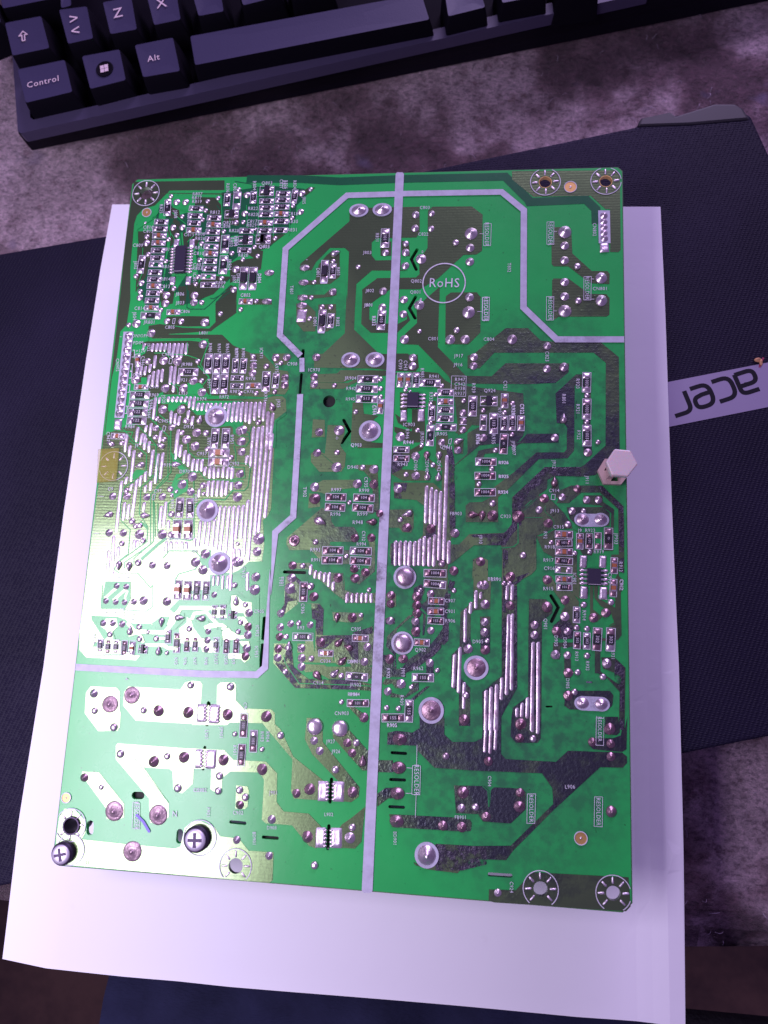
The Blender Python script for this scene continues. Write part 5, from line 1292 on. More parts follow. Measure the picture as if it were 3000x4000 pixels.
HP||9.2,-173.7 13.2,-173.5 14,-176.3 12.3,-178.1 12.8,-181 15.1,-180.9 15.3,-185.9 5.7,-186.5 5.4,-183.8 9.9,-183.4 9.6,-181.2 11.1,-179.5 9.5,-177.6 7.6,-176.5
H|1.34|17.4,-174.7 20.2,-177.7 31.3,-177.7 34.1,-174.1 35.1,-171.7 36.5,-168.8 47.8,-168.4
H|1.00|18.3,-179.2 21.6,-178.1 23.1,-179.6 24,-181.5
H|1.12|24.8,-182.3 31.6,-182.1 33.4,-183 36.2,-183
H|0.86|28.3,-180 33,-179.5
HP||34.9,-178.5 37.1,-178.4 36.6,-176.1 39.2,-173.8 39,-172 40.6,-172.7 41.7,-175.6 44.7,-178.8 47.5,-179.8 50.2,-179.7 50.5,-183.8 45.9,-183.7 45,-182 39.7,-182.1 38.6,-181 37.2,-181.1 36,-184.6
H|1.12|40.8,-172.7 41.6,-170.6 45.9,-169.9 47.8,-171.8 50.3,-173.9
H|0.85|45.8,-175.4 50.3,-174.6
H|0.86|34.7,-173.3 32.4,-177
H|0.99|31.8,-177.3 32.9,-178.5
H|1.20|15.1,-181.3 15.6,-185.9
H|0.99|17.3,-185.7 20.4,-185.5
HP||54.5,-163.8 56.3,-163.7 58.5,-165.6 62,-165.9 62.5,-170.5 60.1,-171 59.3,-169.7 55.3,-169.7 54.5,-166.7
HP||57.3,-171.1 59.8,-171 62.4,-174.1 62.1,-174.7 58.3,-173.6
H|1.18|52.1,-175 54.6,-176.3 58.7,-178.2 61.3,-177.6
HP||58.5,-179.5 62.1,-179.3 62.8,-182 60.7,-182.1
H|0.99|45.2,-169.3 47.2,-168.6 49.2,-168.6
H|1.18|45.8,-175.4 47.7,-174.4 52,-174.2 53.5,-175.1
HP||55,-183.8 59.8,-183.7 62.9,-184.5 62.6,-185.5 61.1,-186.7 59.6,-185.5 55.2,-185.5
HP||52.2,-176.4 54.5,-175.1 57,-177.5 57.8,-179.1 52.8,-179.3
HP||47.5,-168.2 52.5,-168 53.5,-171.6 48.1,-171.8
P|4.2 4.1|43.1,-98.2
D||83.2,-165.9 86.1,-165.6 87.7,-167.3 87.9,-176.2 85.8,-176.2 84.8,-171.2 83.8,-170.6
D||71.7,-180 77.2,-179.5 78.4,-187.2 81.5,-189.6 84.2,-191 101,-190.5 101.2,-193.8 79.5,-194.3 75,-189.9 71.8,-186.3 75,-184.9 75.4,-181.7
D||85.8,-176.6 91.9,-176 100.2,-175.6 100.7,-183.7 98.8,-183.8 96.7,-180.8 94.9,-177.7 92,-177.5 89.9,-179.8 86.5,-182.2 85.6,-178.1
D||73.6,-161.1 77.6,-160.9 78.2,-164.5 74.9,-165.2 73.9,-169.8 71.9,-169.2 73.7,-165.9
D||76.9,-156.1 79.8,-158.6 81.4,-158.2 81.8,-164.6 79.5,-164.7 79.2,-159.6 75.7,-156.8
DR|1.96|131.8,-155.8 130,-162.2 130,-175.6 125.5,-180.7 116.7,-187.3
D||118.6,-158.8 121.2,-157.4 122.2,-159 121.1,-162.8 118.6,-163.2
D||98,-174.8 103.4,-173 105.3,-172.3 105.1,-174.8 101,-175.9
D||109.3,-169.6 112.5,-169.5 112.6,-171.3 109.4,-171.5
DR|2.00|129.2,-108.5 130.3,-114.2 131.4,-140
D||109.2,-118.7 112.7,-116.9 114.9,-114.5 112.5,-111.2 109.8,-109.2 108.9,-112.9
D||121.6,-136.4 125.5,-136.3 125.7,-140.5 121.2,-141.6 118.7,-143 110.3,-143.4 110.4,-151 113.2,-150.9 113.2,-144.1 122.2,-143.2 122.1,-140.9
D||137.1,-139.7 149.2,-138.8 151.6,-135.5 151.5,-126.4 155.9,-122.4 155.9,-125.7 154.1,-130.3 154.1,-135.1 149.5,-143 143.2,-143.2 142.9,-140.6 138.4,-140.5
D||110.3,-122 114.9,-121.9 114.4,-126 113.2,-127.7 110.5,-127.4
D||147.4,-139.9 151.7,-136.5 151.6,-126.1 162.6,-115.1 174.8,-114.9 174.8,-117.7 166,-118.2 157.6,-123.7 154.5,-129 154.9,-135.5 149.3,-142.1 147.4,-142.8
D||180.4,-121.8 182,-121.5 189,-128.4 189,-151.2 187.5,-150.9 187.5,-129.4
D||148.7,-144.3 150.3,-144.9 151.1,-154.7 157.8,-152 153.9,-155.9 148.9,-157.9
DR|2.19|149.9,-155.4 150.1,-188.9
DR|1.25|153,-156.9 153.5,-190.3
D||185.8,-179.1 188.7,-182.3 188.2,-201.9 187,-202 187.1,-190.1 185.4,-185.7
D||165.7,-169.7 169.9,-165.3 172.4,-170.1 172.1,-173.7 168.1,-173.9 165.7,-172.8
D||111.7,-207.2 115.1,-206.5 119.4,-207.6 121.4,-210.5 111.8,-211
D||128.8,-240.9 145.1,-240.5 145.2,-245.8 137.6,-248.2 129.1,-248.9"""
ops=[]
for ln in DATA.split('\n'):
    k,p,q=ln.split('|'); ops.append((k,p.split(),[tuple(map(float,s.split(','))) for s in q.split()]))
# text
_txt={}
def text_mesh(s,m):
    key=(s,m.name)
    if key in _txt: return _txt[key]
    cu=bpy.data.curves.new('printed_text','FONT'); cu.body=s; cu.size=1/.70*.01*1; cu.align_x='CENTER'; cu.align_y='CENTER'; cu.resolution_u=2; cu.space_character=1.12
    cu.offset=.00002
    o=bpy.data.objects.new('printed_text',cu); C.objects.link(o); bpy.context.view_layer.update()
    me=bpy.data.meshes.new_from_object(o.evaluated_get(bpy.context.evaluated_depsgraph_get())); me.materials.clear(); me.materials.append(m)
    bpy.data.objects.remove(o); bpy.data.curves.remove(cu); _txt[key]=me; return me
for k,p,q in ops:
    if k=='W': text_mesh(' '.join(p[2:]),M['silk'])
for s in ('122','101','104','1004','1003','155','513','302','103','0'): text_mesh(s,M['code'])
# ================= CIRCUIT BOARD
pcb=empty('circuit_board','green power supply circuit board lying solder side up across the white paper','circuit board',(0,0,Z0))
W=190.0
outer=[(2,0),(188.4,0),(190,-1.6),(190,-(BH-3)),(187,-BH),(2.5,-BH),(0,-(BH-2.5)),(0,-2)]
holes=[]
for k,p,q in ops:
    if k=='M' and float(p[0])>0: holes.append(circ(*q[0],float(p[0])))
    if k=='HC': holes.append(circ(*q[0],float(p[0])))
    if k=='TUBE': holes.append(circ(*q[0],float(p[0])))
    if k=='SL': holes.append(ribbon(q,float(p[0]),True))
    if k=='X':
        for i in range(0,len(q)-1,2): holes.append(ribbon(q[i:i+2],float(p[0]),True))
vs,fs=slab(outer,-1.8,0,holes)
sub=mk('board_substrate',vs,fs,M['mask'],pcb)
mk('board_rim',*slab([(x*1.0+(.35 if x>100 else -.35),y+(.35 if y>-100 else -.35)) for x,y in outer],-1.75,-.25,[outer]),M['edge'],pcb)
def cut(poly):
    hs=[]
    for h in holes:
        c=(sum(p[0] for p in h)/len(h),sum(p[1] for p in h)/len(h))
        if all(inside(p,poly) for p in h): hs.append(h)
    return hs
zc=[.05]; zd=[.165]; zh=[.24]; za=[.03]; zg=[.20]; zs=[.27]
def nxt(l,d): l[0]+=d; return l[0]
pins=('S','T','SB')
# solder joint meshes
prS=[(1,0),(.97,.10),(.86,.20),(.70,.34),(.52,.50),(.36,.63),(.24,.72),(.19,.86),(.14,.93)]
prV=[(1,0),(.98,.16),(.88,.34),(.70,.50),(.45,.62),(.2,.68)]
prD=[(1,0),(.985,.10),(.93,.22),(.82,.33),(.62,.42),(.35,.48),(.12,.50)]
prF=[(1,0),(.97,.08),(.85,.15),(.74,.17),(.66,.16),(.55,.22),(.4,.30),(.27,.38),(.2,.52),(.12,.60)]
JS=[mesh('solder_joint',lathe(prS,18,.025,s),M['solder']) for s in range(5)]
JF=[mesh('solder_joint',lathe(prS,18,.05,s+9),M['flux']) for s in range(4)]
JV=[mesh('via_solder',lathe(prV,14,.02,s),M['solder']) for s in range(3)]
JD=mesh('solder_dome',lathe(prD,30,.008,3),M['solder'])
JB=[mesh('solder_joint',lathe(prF,26,.02,s),M['flux']) for s in range(3)]
def teardrop():
    n=18; vs=[];fs=[]
    for i,(r,z) in enumerate(prV):
        for k in range(n):
            a=2*math.pi*k/n; x=r*math.cos(a); y=r*math.sin(a)*.82; 
            if x>0: x=x*(1+.55*r*math.cos(a)**2); y*=(1-.45*max(0,math.cos(a))**1.5)
            vs.append((x,y,z*1.3*(1 if math.cos(a)<.3 else 1.05)))
    for i in range(len(prV)-1):
        for k in range(n):
            a=i*n+k;b=i*n+(k+1)%n; fs.append((a,b,b+n,a+n))
    vs.append((0,0,prV[-1][1]*1.35)); c=len(vs)-1; i=(len(prV)-1)*n
    for k in range(n): fs.append((i+k,i+(k+1)%n,c))
    return vs,fs
prC=[(1,0),(.98,.05),(.90,.10),(.74,.15),(.56,.21),(.40,.28),(.26,.35),(.16,.42),(.12,.52)]
M['dull']=solder_mat('dull_solder',(.50,.36,.41),.48,.6)
JC=mesh('solder_joint',lathe(prC,30,.02,4),M['dull'])
JT=mesh('solder_joint',teardrop(),M['solder']); JTF=mesh('solder_joint',teardrop(),M['flux'])
def gz(x,y): # how fluxed the joint looks (the lower and central part of the board is old, brown solder)
    v=0
    for cx,cy,rx,ry in ((110,-155,50,50),(155,-215,55,60),(60,-215,70,50),(165,-140,40,50)):
        d=((x-cx)/rx)**2+((y-cy)/ry)**2; v=max(v,1-d)
    return v
pend_small=[]   # joints past the count limit
joints=[]
for k,p,q in ops:
    if k in('S','SB','T','V','O','S2','S3','PH','P','PD'):
        for pt in q: joints.append((float(p[0]),k,p,pt))
joints.sort(key=lambda j:-j[0])
cnt={'solder_joint':0,'via_bump':0}
def join_stuff(name,items,m,parent,kind='stuff'):
    vs=[];fs=[]
    for (V,F),(x,y,z,sx,sz) in items:
        b=len(vs); vs+=[(a*sx+x,b_*sx+y,c*sz+z) for a,b_,c in V]; fs+=[tuple(i+b for i in f) for f in F]
    o=mk(name,vs,fs,m,parent,True); o['kind']=kind; return o
rings=[]
for r,k,p,(x,y) in joints:
    rnd=random.random(); fl=random.random()<gz(x,y)*1.5-.25
    rz=random.random()*6.28
    if k=='V':
        cnt['via_bump']+=1; inst('via_bump',random.choice(JV),pcb,x,y,.10,rz,r,r,r*1.0); continue
    if k in('P','PD'):
        rx,ry=r,float(p[1]); rings.append((x,y,rx,ry))
        big=r>4.0
        if k=='PD': inst('solder_joint',JD,pcb,x,y,.3,0,rx*.82,ry*.82,rx*.9)
        else: inst('solder_joint',JC if (big and (gz(x,y)>.1 or x>80)) else JS[0],pcb,x,y,.3,rz if big else 0,rx*.78,ry*.78,min(rx,ry)*.7)
        cnt['solder_joint']+=1; continue
    if cnt['solder_joint']>=299:
        pend_small.append((x,y,r)); continue
    cnt['solder_joint']+=1
    if k=='S3': inst('solder_joint',JD,pcb,x,y,.1,rz,r,r,r*1.1)
    elif k in('S2','PH'): inst('solder_joint',JC,pcb,x,y,.1,rz,r,r,r*.9)
    elif k=='O': inst('solder_joint',(JF if fl else JS)[0],pcb,x,y,.1,0,r,float(p[1]),r*.75)
    elif k=='SB': inst('solder_joint',JF[0],pcb,x,y,.1,0,r,r*.88,r*.9)
    elif k=='T':
        a=math.radians(float(p[1])); inst('solder_joint',JTF if fl else JT,pcb,x,y,.1,a,r,r,r)
    elif r>2.0 and gz(x,y)>.1: inst('solder_joint',JB[int(rnd*3)] if rnd<.4 else random.choice(JF),pcb,x,y,.1,rz,r,r,r*.85)
    else: inst('solder_joint',random.choice(JF if fl else JS),pcb,x,y,.1,rz,r,r,r*(.7+.3*random.random()))
if pend_small:
    u=lathe(prS,12,.03,2); join_stuff('small_solder_joint',[(u,(x,y,.1,r,r*.8)) for x,y,r in pend_small],M['solder'],pcb)
# outlines
def flat(name,poly,z,m,h=None,cuts=True,th=.05):
    vs,fs=slab(poly,max(0.0,z-th),z,cut(poly) if cuts else ()); return mk(name,vs,fs,m,pcb)
def capsule_bump(a,b,wd,hgt):
    """long rounded bead of solder on a bare copper strip"""
    a=Vector(a);b=Vector(b); d=(b-a); L=d.length
    if L<1e-3: d=Vector((1,0)); L=.001
    d=d.normalized(); n_=Vector((-d.y,d.x)); h=wd/2
    seg=max(2,int(L/3)); vs=[];fs=[]; prof=[(-1,0),(-.8,.62),(-.3,.95),(.3,.95),(.8,.62),(1,0)]
    st=[(-h*.98,.25,.15),(-h*.7,.75,.6)]+[(L*i/seg,1,1) for i in range(seg+1)]+[(L+h*.7,.75,.6),(L+h*.98,.25,.15)]
    for s,wq,hq in st:
        j=1+.05*random.uniform(-1,1)
        for u,z in prof:
            p=a+d*s+n_*(u*h*wq*j); vs.append((p.x,p.y,.06+z*hgt*hq*(1+.18*random.uniform(-1,1))))
    m_=len(prof)
    for i in range(len(st)-1):
        for k in range(m_-1):
            c=i*m_+k; fs.append((c,c+m_,c+m_+1,c+1))
    return vs,fs
def qscale(l,a): return l
nlab=0; extra_lab=[]
strips=[]
for k,p,q in ops:
    if k=='C': flat('copper_area',q,nxt(zc,.0007),M['copper'])
    elif k=='H': flat('copper_track',ribbon(q,float(p[0])),nxt(zh,.0006),M['copper'],cuts=False)
    elif k=='HP': flat('copper_area',q,nxt(zh,.0006),M['copper'])
    elif k in('D','DR'): flat('flux_residue',ribbon(q,float(p[0])) if k=='DR' else q,nxt(zd,.0006),M['residue'],th=.02)
    elif k=='A': flat('copper_pour',q,nxt(za,.0007),M['track'])
    elif k=='GP': flat('mask_gap',q,nxt(zg,.0006),M['mask'])
    elif k=='G': flat('mask_gap',ribbon(q,float(p[0])),nxt(zg,.0006),M['mask'],cuts=False)
    elif k=='Y':
        if len(q)>1: flat('copper_track',ribbon(q,float(p[0])),nxt(zc,.0007),M['track'],cuts=False)
    elif k=='YM':
        n_=int(p[0]); wd=float(p[1]); pit=float(p[2])
        for i in range(n_):
            off=(i-(n_-1)/2)*pit
            pl=ribbon(q,abs(off)*2+1e-4) ; half=len(q)
            line=pl[:half] if off>0 else pl[half:][::-1]
            if abs(off)<1e-6: line=q
            flat('copper_track',ribbon(line,wd),nxt(zc,.0007),M['track'],cuts=False)
    elif k=='Z': flat('printed_band',q,nxt(zs,.0006),M['band'])
    elif k=='L':
        wd=float(p[0]); ok=len(q)>1 and sum((Vector(q[i])-Vector(q[i-1])).length for i in range(1,len(q)))>.2
        if ok:
            q2=[q[0]]
            for pt in q[1:]:
                if (Vector(pt)-Vector(q2[-1])).length>.05: q2.append(pt)
            if len(q2)>1: flat('printed_band' if wd>1 else 'printed_line',ribbon(q2,max(wd,.16)),nxt(zs,.0006),M['band'] if wd>1 else M['silk'],cuts=False)
    elif k=='LC':
        wd,r=float(p[0]),float(p[1]); x,y=q[0]; wd=max(wd,.18)
        vs,fs=slab(circ(x,y,r+wd/2,48),.2,nxt(zs,.0006),[circ(x,y,r-wd/2,48)]); mk('printed_ring',vs,fs,M['silk'],pcb)
    elif k in('K','KV'):
        for i in range(0,len(q)-1,2):
            a,b=q[i],q[i+1]; strips.append((-(Vector(a)-Vector(b)).length,a,b,float(p[0])))
    elif k=='B':
        wd=float(p[0])
        for i in range(0,len(q)-1,2):
            a,b=Vector(q[i]),Vector(q[i+1]); c=(a+b)/2; L=max((a-b).length,.6); d=math.atan2((b-a).y,(b-a).x)
            n1=8; vs=[];fs=[]
            for iu in range(n1+1):
                for iv in range(n1+1):
                    u=iu/n1*2-1; v=iv/n1*2-1
                    e=(1-abs(u)**4)*(1-abs(v)**4); vs.append((u*L/2,v*wd/2,.05+.55*min(1,e*1.3)**.6*(1+.25*abs(u)) if e>0 else .05))
            for iu in range(n1):
                for iv in range(n1):
                    a0=iu*(n1+1)+iv; fs.append((a0,a0+n1+1,a0+n1+2,a0+1))
            o=mk('tinned_pad',vs,fs,M['tin'],pcb,True); o.location=(c.x*S,c.y*S,.08*S); o.rotation_euler=(0,0,d)
            if L<4.2 and wd>6:
                for j in range(5):
                    for s in (-1,1):
                        if (s>0)!=(i==0): continue
                        inst('solder_bead',JV[0],o,s*(L/2-.2),(j-2)*wd/5.2,.3,0,.75,.45,.8)
    elif k=='F':
        for x,y in q:
            r=float(p[0]); vs,fs=slab(circ(x,y,r+.18),0,nxt(zs,.0006),[circ(x,y,r-.05)]); a=mk('fiducial_ring',vs,fs,M['silk'],pcb)
            f_=mk('fiducial_mark',*slab(circ(x,y,r-.05),0,.17),M['gold'],pcb); inst('probe_bump',JV[1],f_,x,y,.15,0,r*.22,r*.22,r*.25)
    elif k=='M':
        r,Rg=float(p[0]),float(p[1]); x,y=q[0]
        if Rg>5.5: Rg=5.5
        if r>0 and 1:
            vs,fs=slab(circ(x,y,r+.12),-1.7,.1,[circ(x,y,r-.04)]); mk('hole_rim',vs,fs,M['gold'] if y>-60 and x>20 else M['copper'],pcb)
        pts=[pt for pt in circ(x,y,Rg,56)]
        seg=[]; cur=[]
        for pt in pts+[pts[0]]:
            if .3<pt[0]<189.7 and -BH+.3<pt[1]<-.3: cur.append(pt)
            else:
                if len(cur)>1: seg.append(cur)
                cur=[]
        if len(cur)>1: seg.append(cur)
        for sg in seg: flat('printed_ring',ribbon(sg,.26),nxt(zs,.0006),M['silk'],cuts=False)
        for j in range(8):
            a=j*math.pi/4+.05; c_,s_=math.cos(a),math.sin(a)
            a0=(x+c_*Rg*.56,y+s_*Rg*.56); b0=(x+c_*Rg*.84,y+s_*Rg*.84)
            if 0.6<b0[0]<189.4 and -BH+.6<b0[1]<-.6: mk('tinned_spoke',*capsule_bump(a0,b0,.72,.45),M['tin'],pcb,True)
    elif k=='W':
        h,ang,s=float(p[0]),float(p[1]),' '.join(p[2:]); me=_txt[(s,M['silk'].name)]; x,y=q[0]
        q_=inst('printed_label',me,pcb,x,y,nxt(zs,.0004),math.radians(ang),h*.88,h,1); nlab+=1
        if nlab>299: extra_lab.append(q_)
if extra_lab:      # labels past the first 299 become one part
    vs=[];fs=[]
    for o in extra_lab:
        mx=Matrix.LocRotScale(o.location,o.rotation_euler,o.scale); b=len(vs)
        vs+=[tuple(mx@v.co/S) for v in o.data.vertices]; fs+=[tuple(i+b for i in f.vertices) for f in o.data.polygons]
    for o in extra_lab: bpy.data.objects.remove(o)
    mk('small_printed_text',vs,fs,M['silk'],pcb)['kind']='stuff'
for _,a,b,wd in sorted(strips): mk('tinned_strip',*capsule_bump(a,b,wd*1.18,.20),M['tin'],pcb,True)
for x,y,rx,ry in rings:
    vs,fs=slab(circ(x,y,rx,36,ry),0,nxt(zs,.0006),[circ(x,y,rx*.76,36,ry*.76)]); mk('printed_ring',vs,fs,M['band'],pcb)
# ---- surface mount parts
PAD=[]
def pad_mesh():
    n1=6; vs=[];fs=[]
    for iu in range(n1+1):
        for iv in range(n1+1):
            u=iu/n1*2-1; v=iv/n1*2-1
            hz=(1-abs(v)**3)*(1-abs(u)**4)*(.75+.35*u); vs.append((u*.5,v*.5,max(0,hz)))
    for iu in range(n1):
        for iv in range(n1):
            a0=iu*(n1+1)+iv; fs.append((a0,a0+n1+1,a0+n1+2,a0+1))
    return mesh('solder_pad',(vs,fs),M['solder'])
PADM=pad_mesh()
vf=pad_mesh(); PADF=vf.copy(); PADF.materials.clear(); PADF.materials.append(M['flux'])
BODY={n:mesh(n,box(-.5,-.5,0,.5,.5,1,.06),M[m_],False) for n,m_ in (('r','black'),('d','black'),('c','rust'),('c2','tan'))}
def frame(L,wd,t,z):
    return slab([(-L/2,-wd/2),(L/2,-wd/2),(L/2,wd/2),(-L/2,wd/2)],.0,z,[[(-L/2+t,-wd/2+t),(L/2-t,-wd/2+t),(L/2-t,wd/2-t),(-L/2+t,wd/2-t)]])
zf=[.245]
def chip(kind,wd,code,a,b):
    a,b=Vector(a),Vector(b); c=(a+b)/2; L=(b-a).length; d=b-a; rz=math.atan2(d.y,d.x)
    nm={'r':'chip_resistor','z':'chip_jumper','c':'chip_capacitor','c2':'chip_capacitor','d':'chip_diode','e':'empty_pad_pair'}[kind]
    f=nxt(zf,.0006)
    root=mk(nm if kind=='e' else 'printed_outline',*frame(L+.5,wd+.35,.18,f),M['silk'],pcb) if kind=='e' else None
    if kind=='e':
        root.location=(c.x*S,c.y*S,0); root.rotation_euler=(0,0,rz); par=root; bl=L*.24
    else:
        bl=L*{'r':.42,'z':.40,'c':.34,'c2':.38,'d':.44}[kind]; bw=wd*{'r':.80,'z':.74,'c':.72,'c2':.74,'d':.82}[kind]; bh={'r':.55,'z':.55,'c':.95,'c2':1.5,'d':1.1}[kind]
        o=mk(nm,*box(-bl/2,-bw/2,0,bl/2,bw/2,bh,.05),M[{'r':'black','z':'black','d':'black','c':'rust','c2':'tan'}[kind]],pcb)
        o.location=(c.x*S,c.y*S,.22*S); o.rotation_euler=(0,0,rz); par=o
        fr=mk('printed_outline',*frame(L+.5,wd+.35,.18,f-.22),M['silk'],par)
        if kind in('c','c2'):
            for s in(-1,1): mk('end_cap',*box(s*bl*.5-bl*.16,-bw/2-.03,0,s*bl*.5+bl*.16,bw/2+.03,bh+.03,.04),M['solder'],par)
        if kind=='d':
            mk('cathode_bar',*slab([(L/2+.2,-wd/2),(L/2+.8,-wd/2),(L/2+.8,wd/2),(L/2+.2,wd/2)],-.2,f-.219),M['silk'],par)
        if kind=='z' or (kind=='r'):
            s='0' if kind=='z' else code; hh=bw*.5
            q_=inst('printed_code',_txt[(s,M['code'].name)],par,0,0,bh+.012,0 if kind!='z' else math.pi/2,min(hh,bl*.95/(.72*len(s))) ,hh,1)
    fl=random.random()<gz(c.x,c.y)*1.3
    pl=(L-bl)/2*.98 if kind!='e' else L*.34
    for s in(-1,1):
        px=s*(L/2-pl/2)
        p_=inst('solder_pad',PADF if (fl and random.random()<.8) else PADM,par,px,0,-.12 if kind!='e' else .1,0 if s<0 else math.pi,pl,wd*.9,.62*random.uniform(.8,1.15) if kind!='e' else .55)
for k,p,q in ops:
    if k=='R':
        for i in range(0,len(q)-1,2): chip(p[0],float(p[1]),p[2],q[i],q[i+1])
    elif k=='Q':
        for i in range(0,len(q)-1,2):
            (x0,y0),(x1,y1)=q[i],q[i+1]; cx,cy=(x0+x1)/2,(y0+y1)/2; w_,h_=abs(x1-x0),abs(y1-y0)
            o=mk('chip_transistor',*box(-w_*.15,-h_*.48,0,w_*.15,h_*.48,1.0,.08),M['black'],pcb); o.location=(cx*S,cy*S,.2*S)
            mk('printed_outline',*frame(w_,h_,.16,nxt(zf,.0006)-.2),M['silk'],o)
            for px,py in ((-w_*.31,0),(w_*.31,h_*.25),(w_*.31,-h_*.25)): inst('solder_pad',PADM,o,px,py,-.1,0 if px<0 else math.pi,w_*.30,h_*.36,.7)
    elif k=='U':
        n_=int(p[0]); wd=float(p[1]); a,b=Vector(q[0]),Vector(q[1]); c=(a+b)/2; L=(b-a).length; d=b-a; rz=math.atan2(d.y,d.x)
        o=mk('integrated_circuit',*box(-L/2,-wd/2,.25,L/2,wd/2,1.7,.18),M['ic'],pcb); o.location=(c.x*S,c.y*S,.1*S); o.rotation_euler=(0,0,rz)
        pit=L/n_
        for s in(-1,1):
            for j in range(n_):
                x=(j-(n_-1)/2)*pit
                v1,f1_=box(x-pit*.22,min(s*wd*.5,s*(wd*.5+1.2)),.35,x+pit*.22,max(s*wd*.5,s*(wd*.5+1.2)),.6,.02)
                lg=mk('pin',v1,f1_,M['tin'],o); 
                inst('solder_pad',JV[j%3],lg,x,s*(wd*.5+1.5),0,0,pit*.42,1.05,.9)
        mk('printed_mark',*slab([(L/2-.25,-wd/2+.3),(L/2-.38,-wd/2+.3),(L/2-.38,wd/2-.3),(L/2-.25,wd/2-.3)][::-1],1.6,1.81),M['code'],o)
    elif k=='TUBE':
        x,y=q[0]; r=float(p[0]); v,f=slab(circ(x,y,r-.03,32),-9,.9,[circ(x,y,r*.84,32)]); mk('threaded_insert',v,f,M['dsteel'],pcb)
        v,f=slab(circ(x,y,5.2,40),0,.31,[circ(x,y,5.0,40)])
        for j in range(7):
            a=j*math.pi/4+.6; mk('printed_spoke',*slab(ribbon([(x+math.cos(a)*3.7,y+math.sin(a)*3.7),(x+math.cos(a)*4.8,y+math.sin(a)*4.8)],.7,True),0,.21,[ribbon([(x+math.cos(a)*3.7,y+math.sin(a)*3.7),(x+math.cos(a)*4.8,y+math.sin(a)*4.8)],.42,True)]),M['silk'],pcb)
    elif k=='SCR':
        x,y=q[0]; r=float(p[0])*.98
        if r<3: x+=0.3
        H=2.5; o=mk('screw',*lathe([(r*1.08,0),(r*1.08,1.6),(r*1.0,H*.8),(r*.92,H)],36),M['dsteel'],pcb,False); o.location=(x*S,y*S,.3*S)
        hd=mk('screw_head',*lathe([(r*.86,H),(r*.84,H+.18),(r*.6,H+.5),(r*.3,H+.65)],36),M['steel'],o,True)
        for a in (0,math.pi/2):
            v,f=box(-r*.6,-r*.14,H-.4,r*.6,r*.14,H+.72,.03); cr=mk('cross_recess',v,f,M['dsteel'],o); cr.rotation_euler=(0,0,a+(.25 if y<-245 else .05)); cr.location=(0,0,0 if a==0 else .02*S)
    elif k=='MK':
        mk('pen_mark',*slab(ribbon(q,.85,True),.3,nxt(zs,.001)),M['ink'],pcb)
# hidden side: bulky components that carry the board and darken its slots
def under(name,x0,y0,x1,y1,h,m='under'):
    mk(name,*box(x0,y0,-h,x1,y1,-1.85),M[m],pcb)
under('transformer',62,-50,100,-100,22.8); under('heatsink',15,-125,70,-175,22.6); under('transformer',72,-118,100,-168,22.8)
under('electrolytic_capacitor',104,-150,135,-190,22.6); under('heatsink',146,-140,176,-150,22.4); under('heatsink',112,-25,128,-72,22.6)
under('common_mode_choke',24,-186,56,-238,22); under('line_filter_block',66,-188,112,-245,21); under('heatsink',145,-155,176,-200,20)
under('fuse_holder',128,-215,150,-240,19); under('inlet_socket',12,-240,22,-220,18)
for k,p,q in ops:
    if k=='SL' and False: pass
exec('') 
# ================= PAPER
def sheet_poly(poly,z):
    vs,fs=slab([(a,b) for a,b,_ in poly],0,.12); return vs,fs
def fill_grid(poly,step,fz,thick,name,m,label,cat):
    """thin sheet following a polygon outline, with gentle height field"""
    bm=bmesh.new()
    # triangulate outline, then subdivide into small faces
    pts=[(a,b) for a,b,_ in poly]
    vv=[bm.verts.new((x,y,0)) for x,y in pts]; f=bm.faces.new(vv); 
    bmesh.ops.triangulate(bm,faces=[f])
    x0,x1=min(p[0] for p in pts),max(p[0] for p in pts); y0,y1=min(p[1] for p in pts),max(p[1] for p in pts)
    x=x0+step
    while x<x1:
        g_=bm.verts[:]+bm.edges[:]+bm.faces[:]; bmesh.ops.bisect_plane(bm,geom=g_,plane_co=(x,0,0),plane_no=(1,0,0)); x+=step
    y=y0+step
    while y<y1:
        g_=bm.verts[:]+bm.edges[:]+bm.faces[:]; bmesh.ops.bisect_plane(bm,geom=g_,plane_co=(0,y,0),plane_no=(0,1,0)); y+=step
    bmesh.ops.recalc_face_normals(bm,faces=bm.faces[:])
    for v in bm.verts: v.co.z=fz(v.co.x,v.co.y)
    for v in bm.verts: v.co=Vector((v.co.x*S,v.co.y*S,(v.co.z+Z0)*S))
    me=bpy.data.meshes.new(name); bm.to_mesh(me); bm.free()
    if me.polygons and me.polygons[0].normal.z<0: me.flip_normals()
    me.polygons.foreach_set('use_smooth',[True]*len(me.polygons)); me.materials.append(m)
    o=bpy.data.objects.new(name,me); C.objects.link(o)
    if thick:
        so=o.modifiers.new('thickness','SOLIDIFY'); so.thickness=thick*S; so.offset=-1
    tag(o,label,cat); return o
mp=mat('white_paper',(.75,.735,.80),.62,spec=.3)
_c=mix(mp,ramp(mp,nz(mp,5,4,.6),[(.70,(0,0,0)),(.80,(.25,.25,.25))]),(.75,.735,.80),(.60,.55,.62)); setc(mp,_c); bump(mp,nz(mp,3.0,3,.5),.15,.02)
def paper_z(x,y):
    z=-25.0+.5*math.sin(x*.035+y*.02)
    z+=.0010*max(0,-y-262)**2*.5*(.6+.4*math.sin(x*.02))
    z+=2.2*math.exp(-((x-208)/7)**2)*(.5+.5*math.sin(y*.022+1.0))*max(0,min(1,(-y-20)/80))
    return z
paper=fill_grid(PAPER,5,paper_z,.12,'paper_sheet',mp,'white sheet of printer paper lying under the green circuit board','paper')
paper.data.polygons.foreach_set('use_smooth',[False]*len(paper.data.polygons))
md=mat('pencil',(.48,.45,.54),.8)
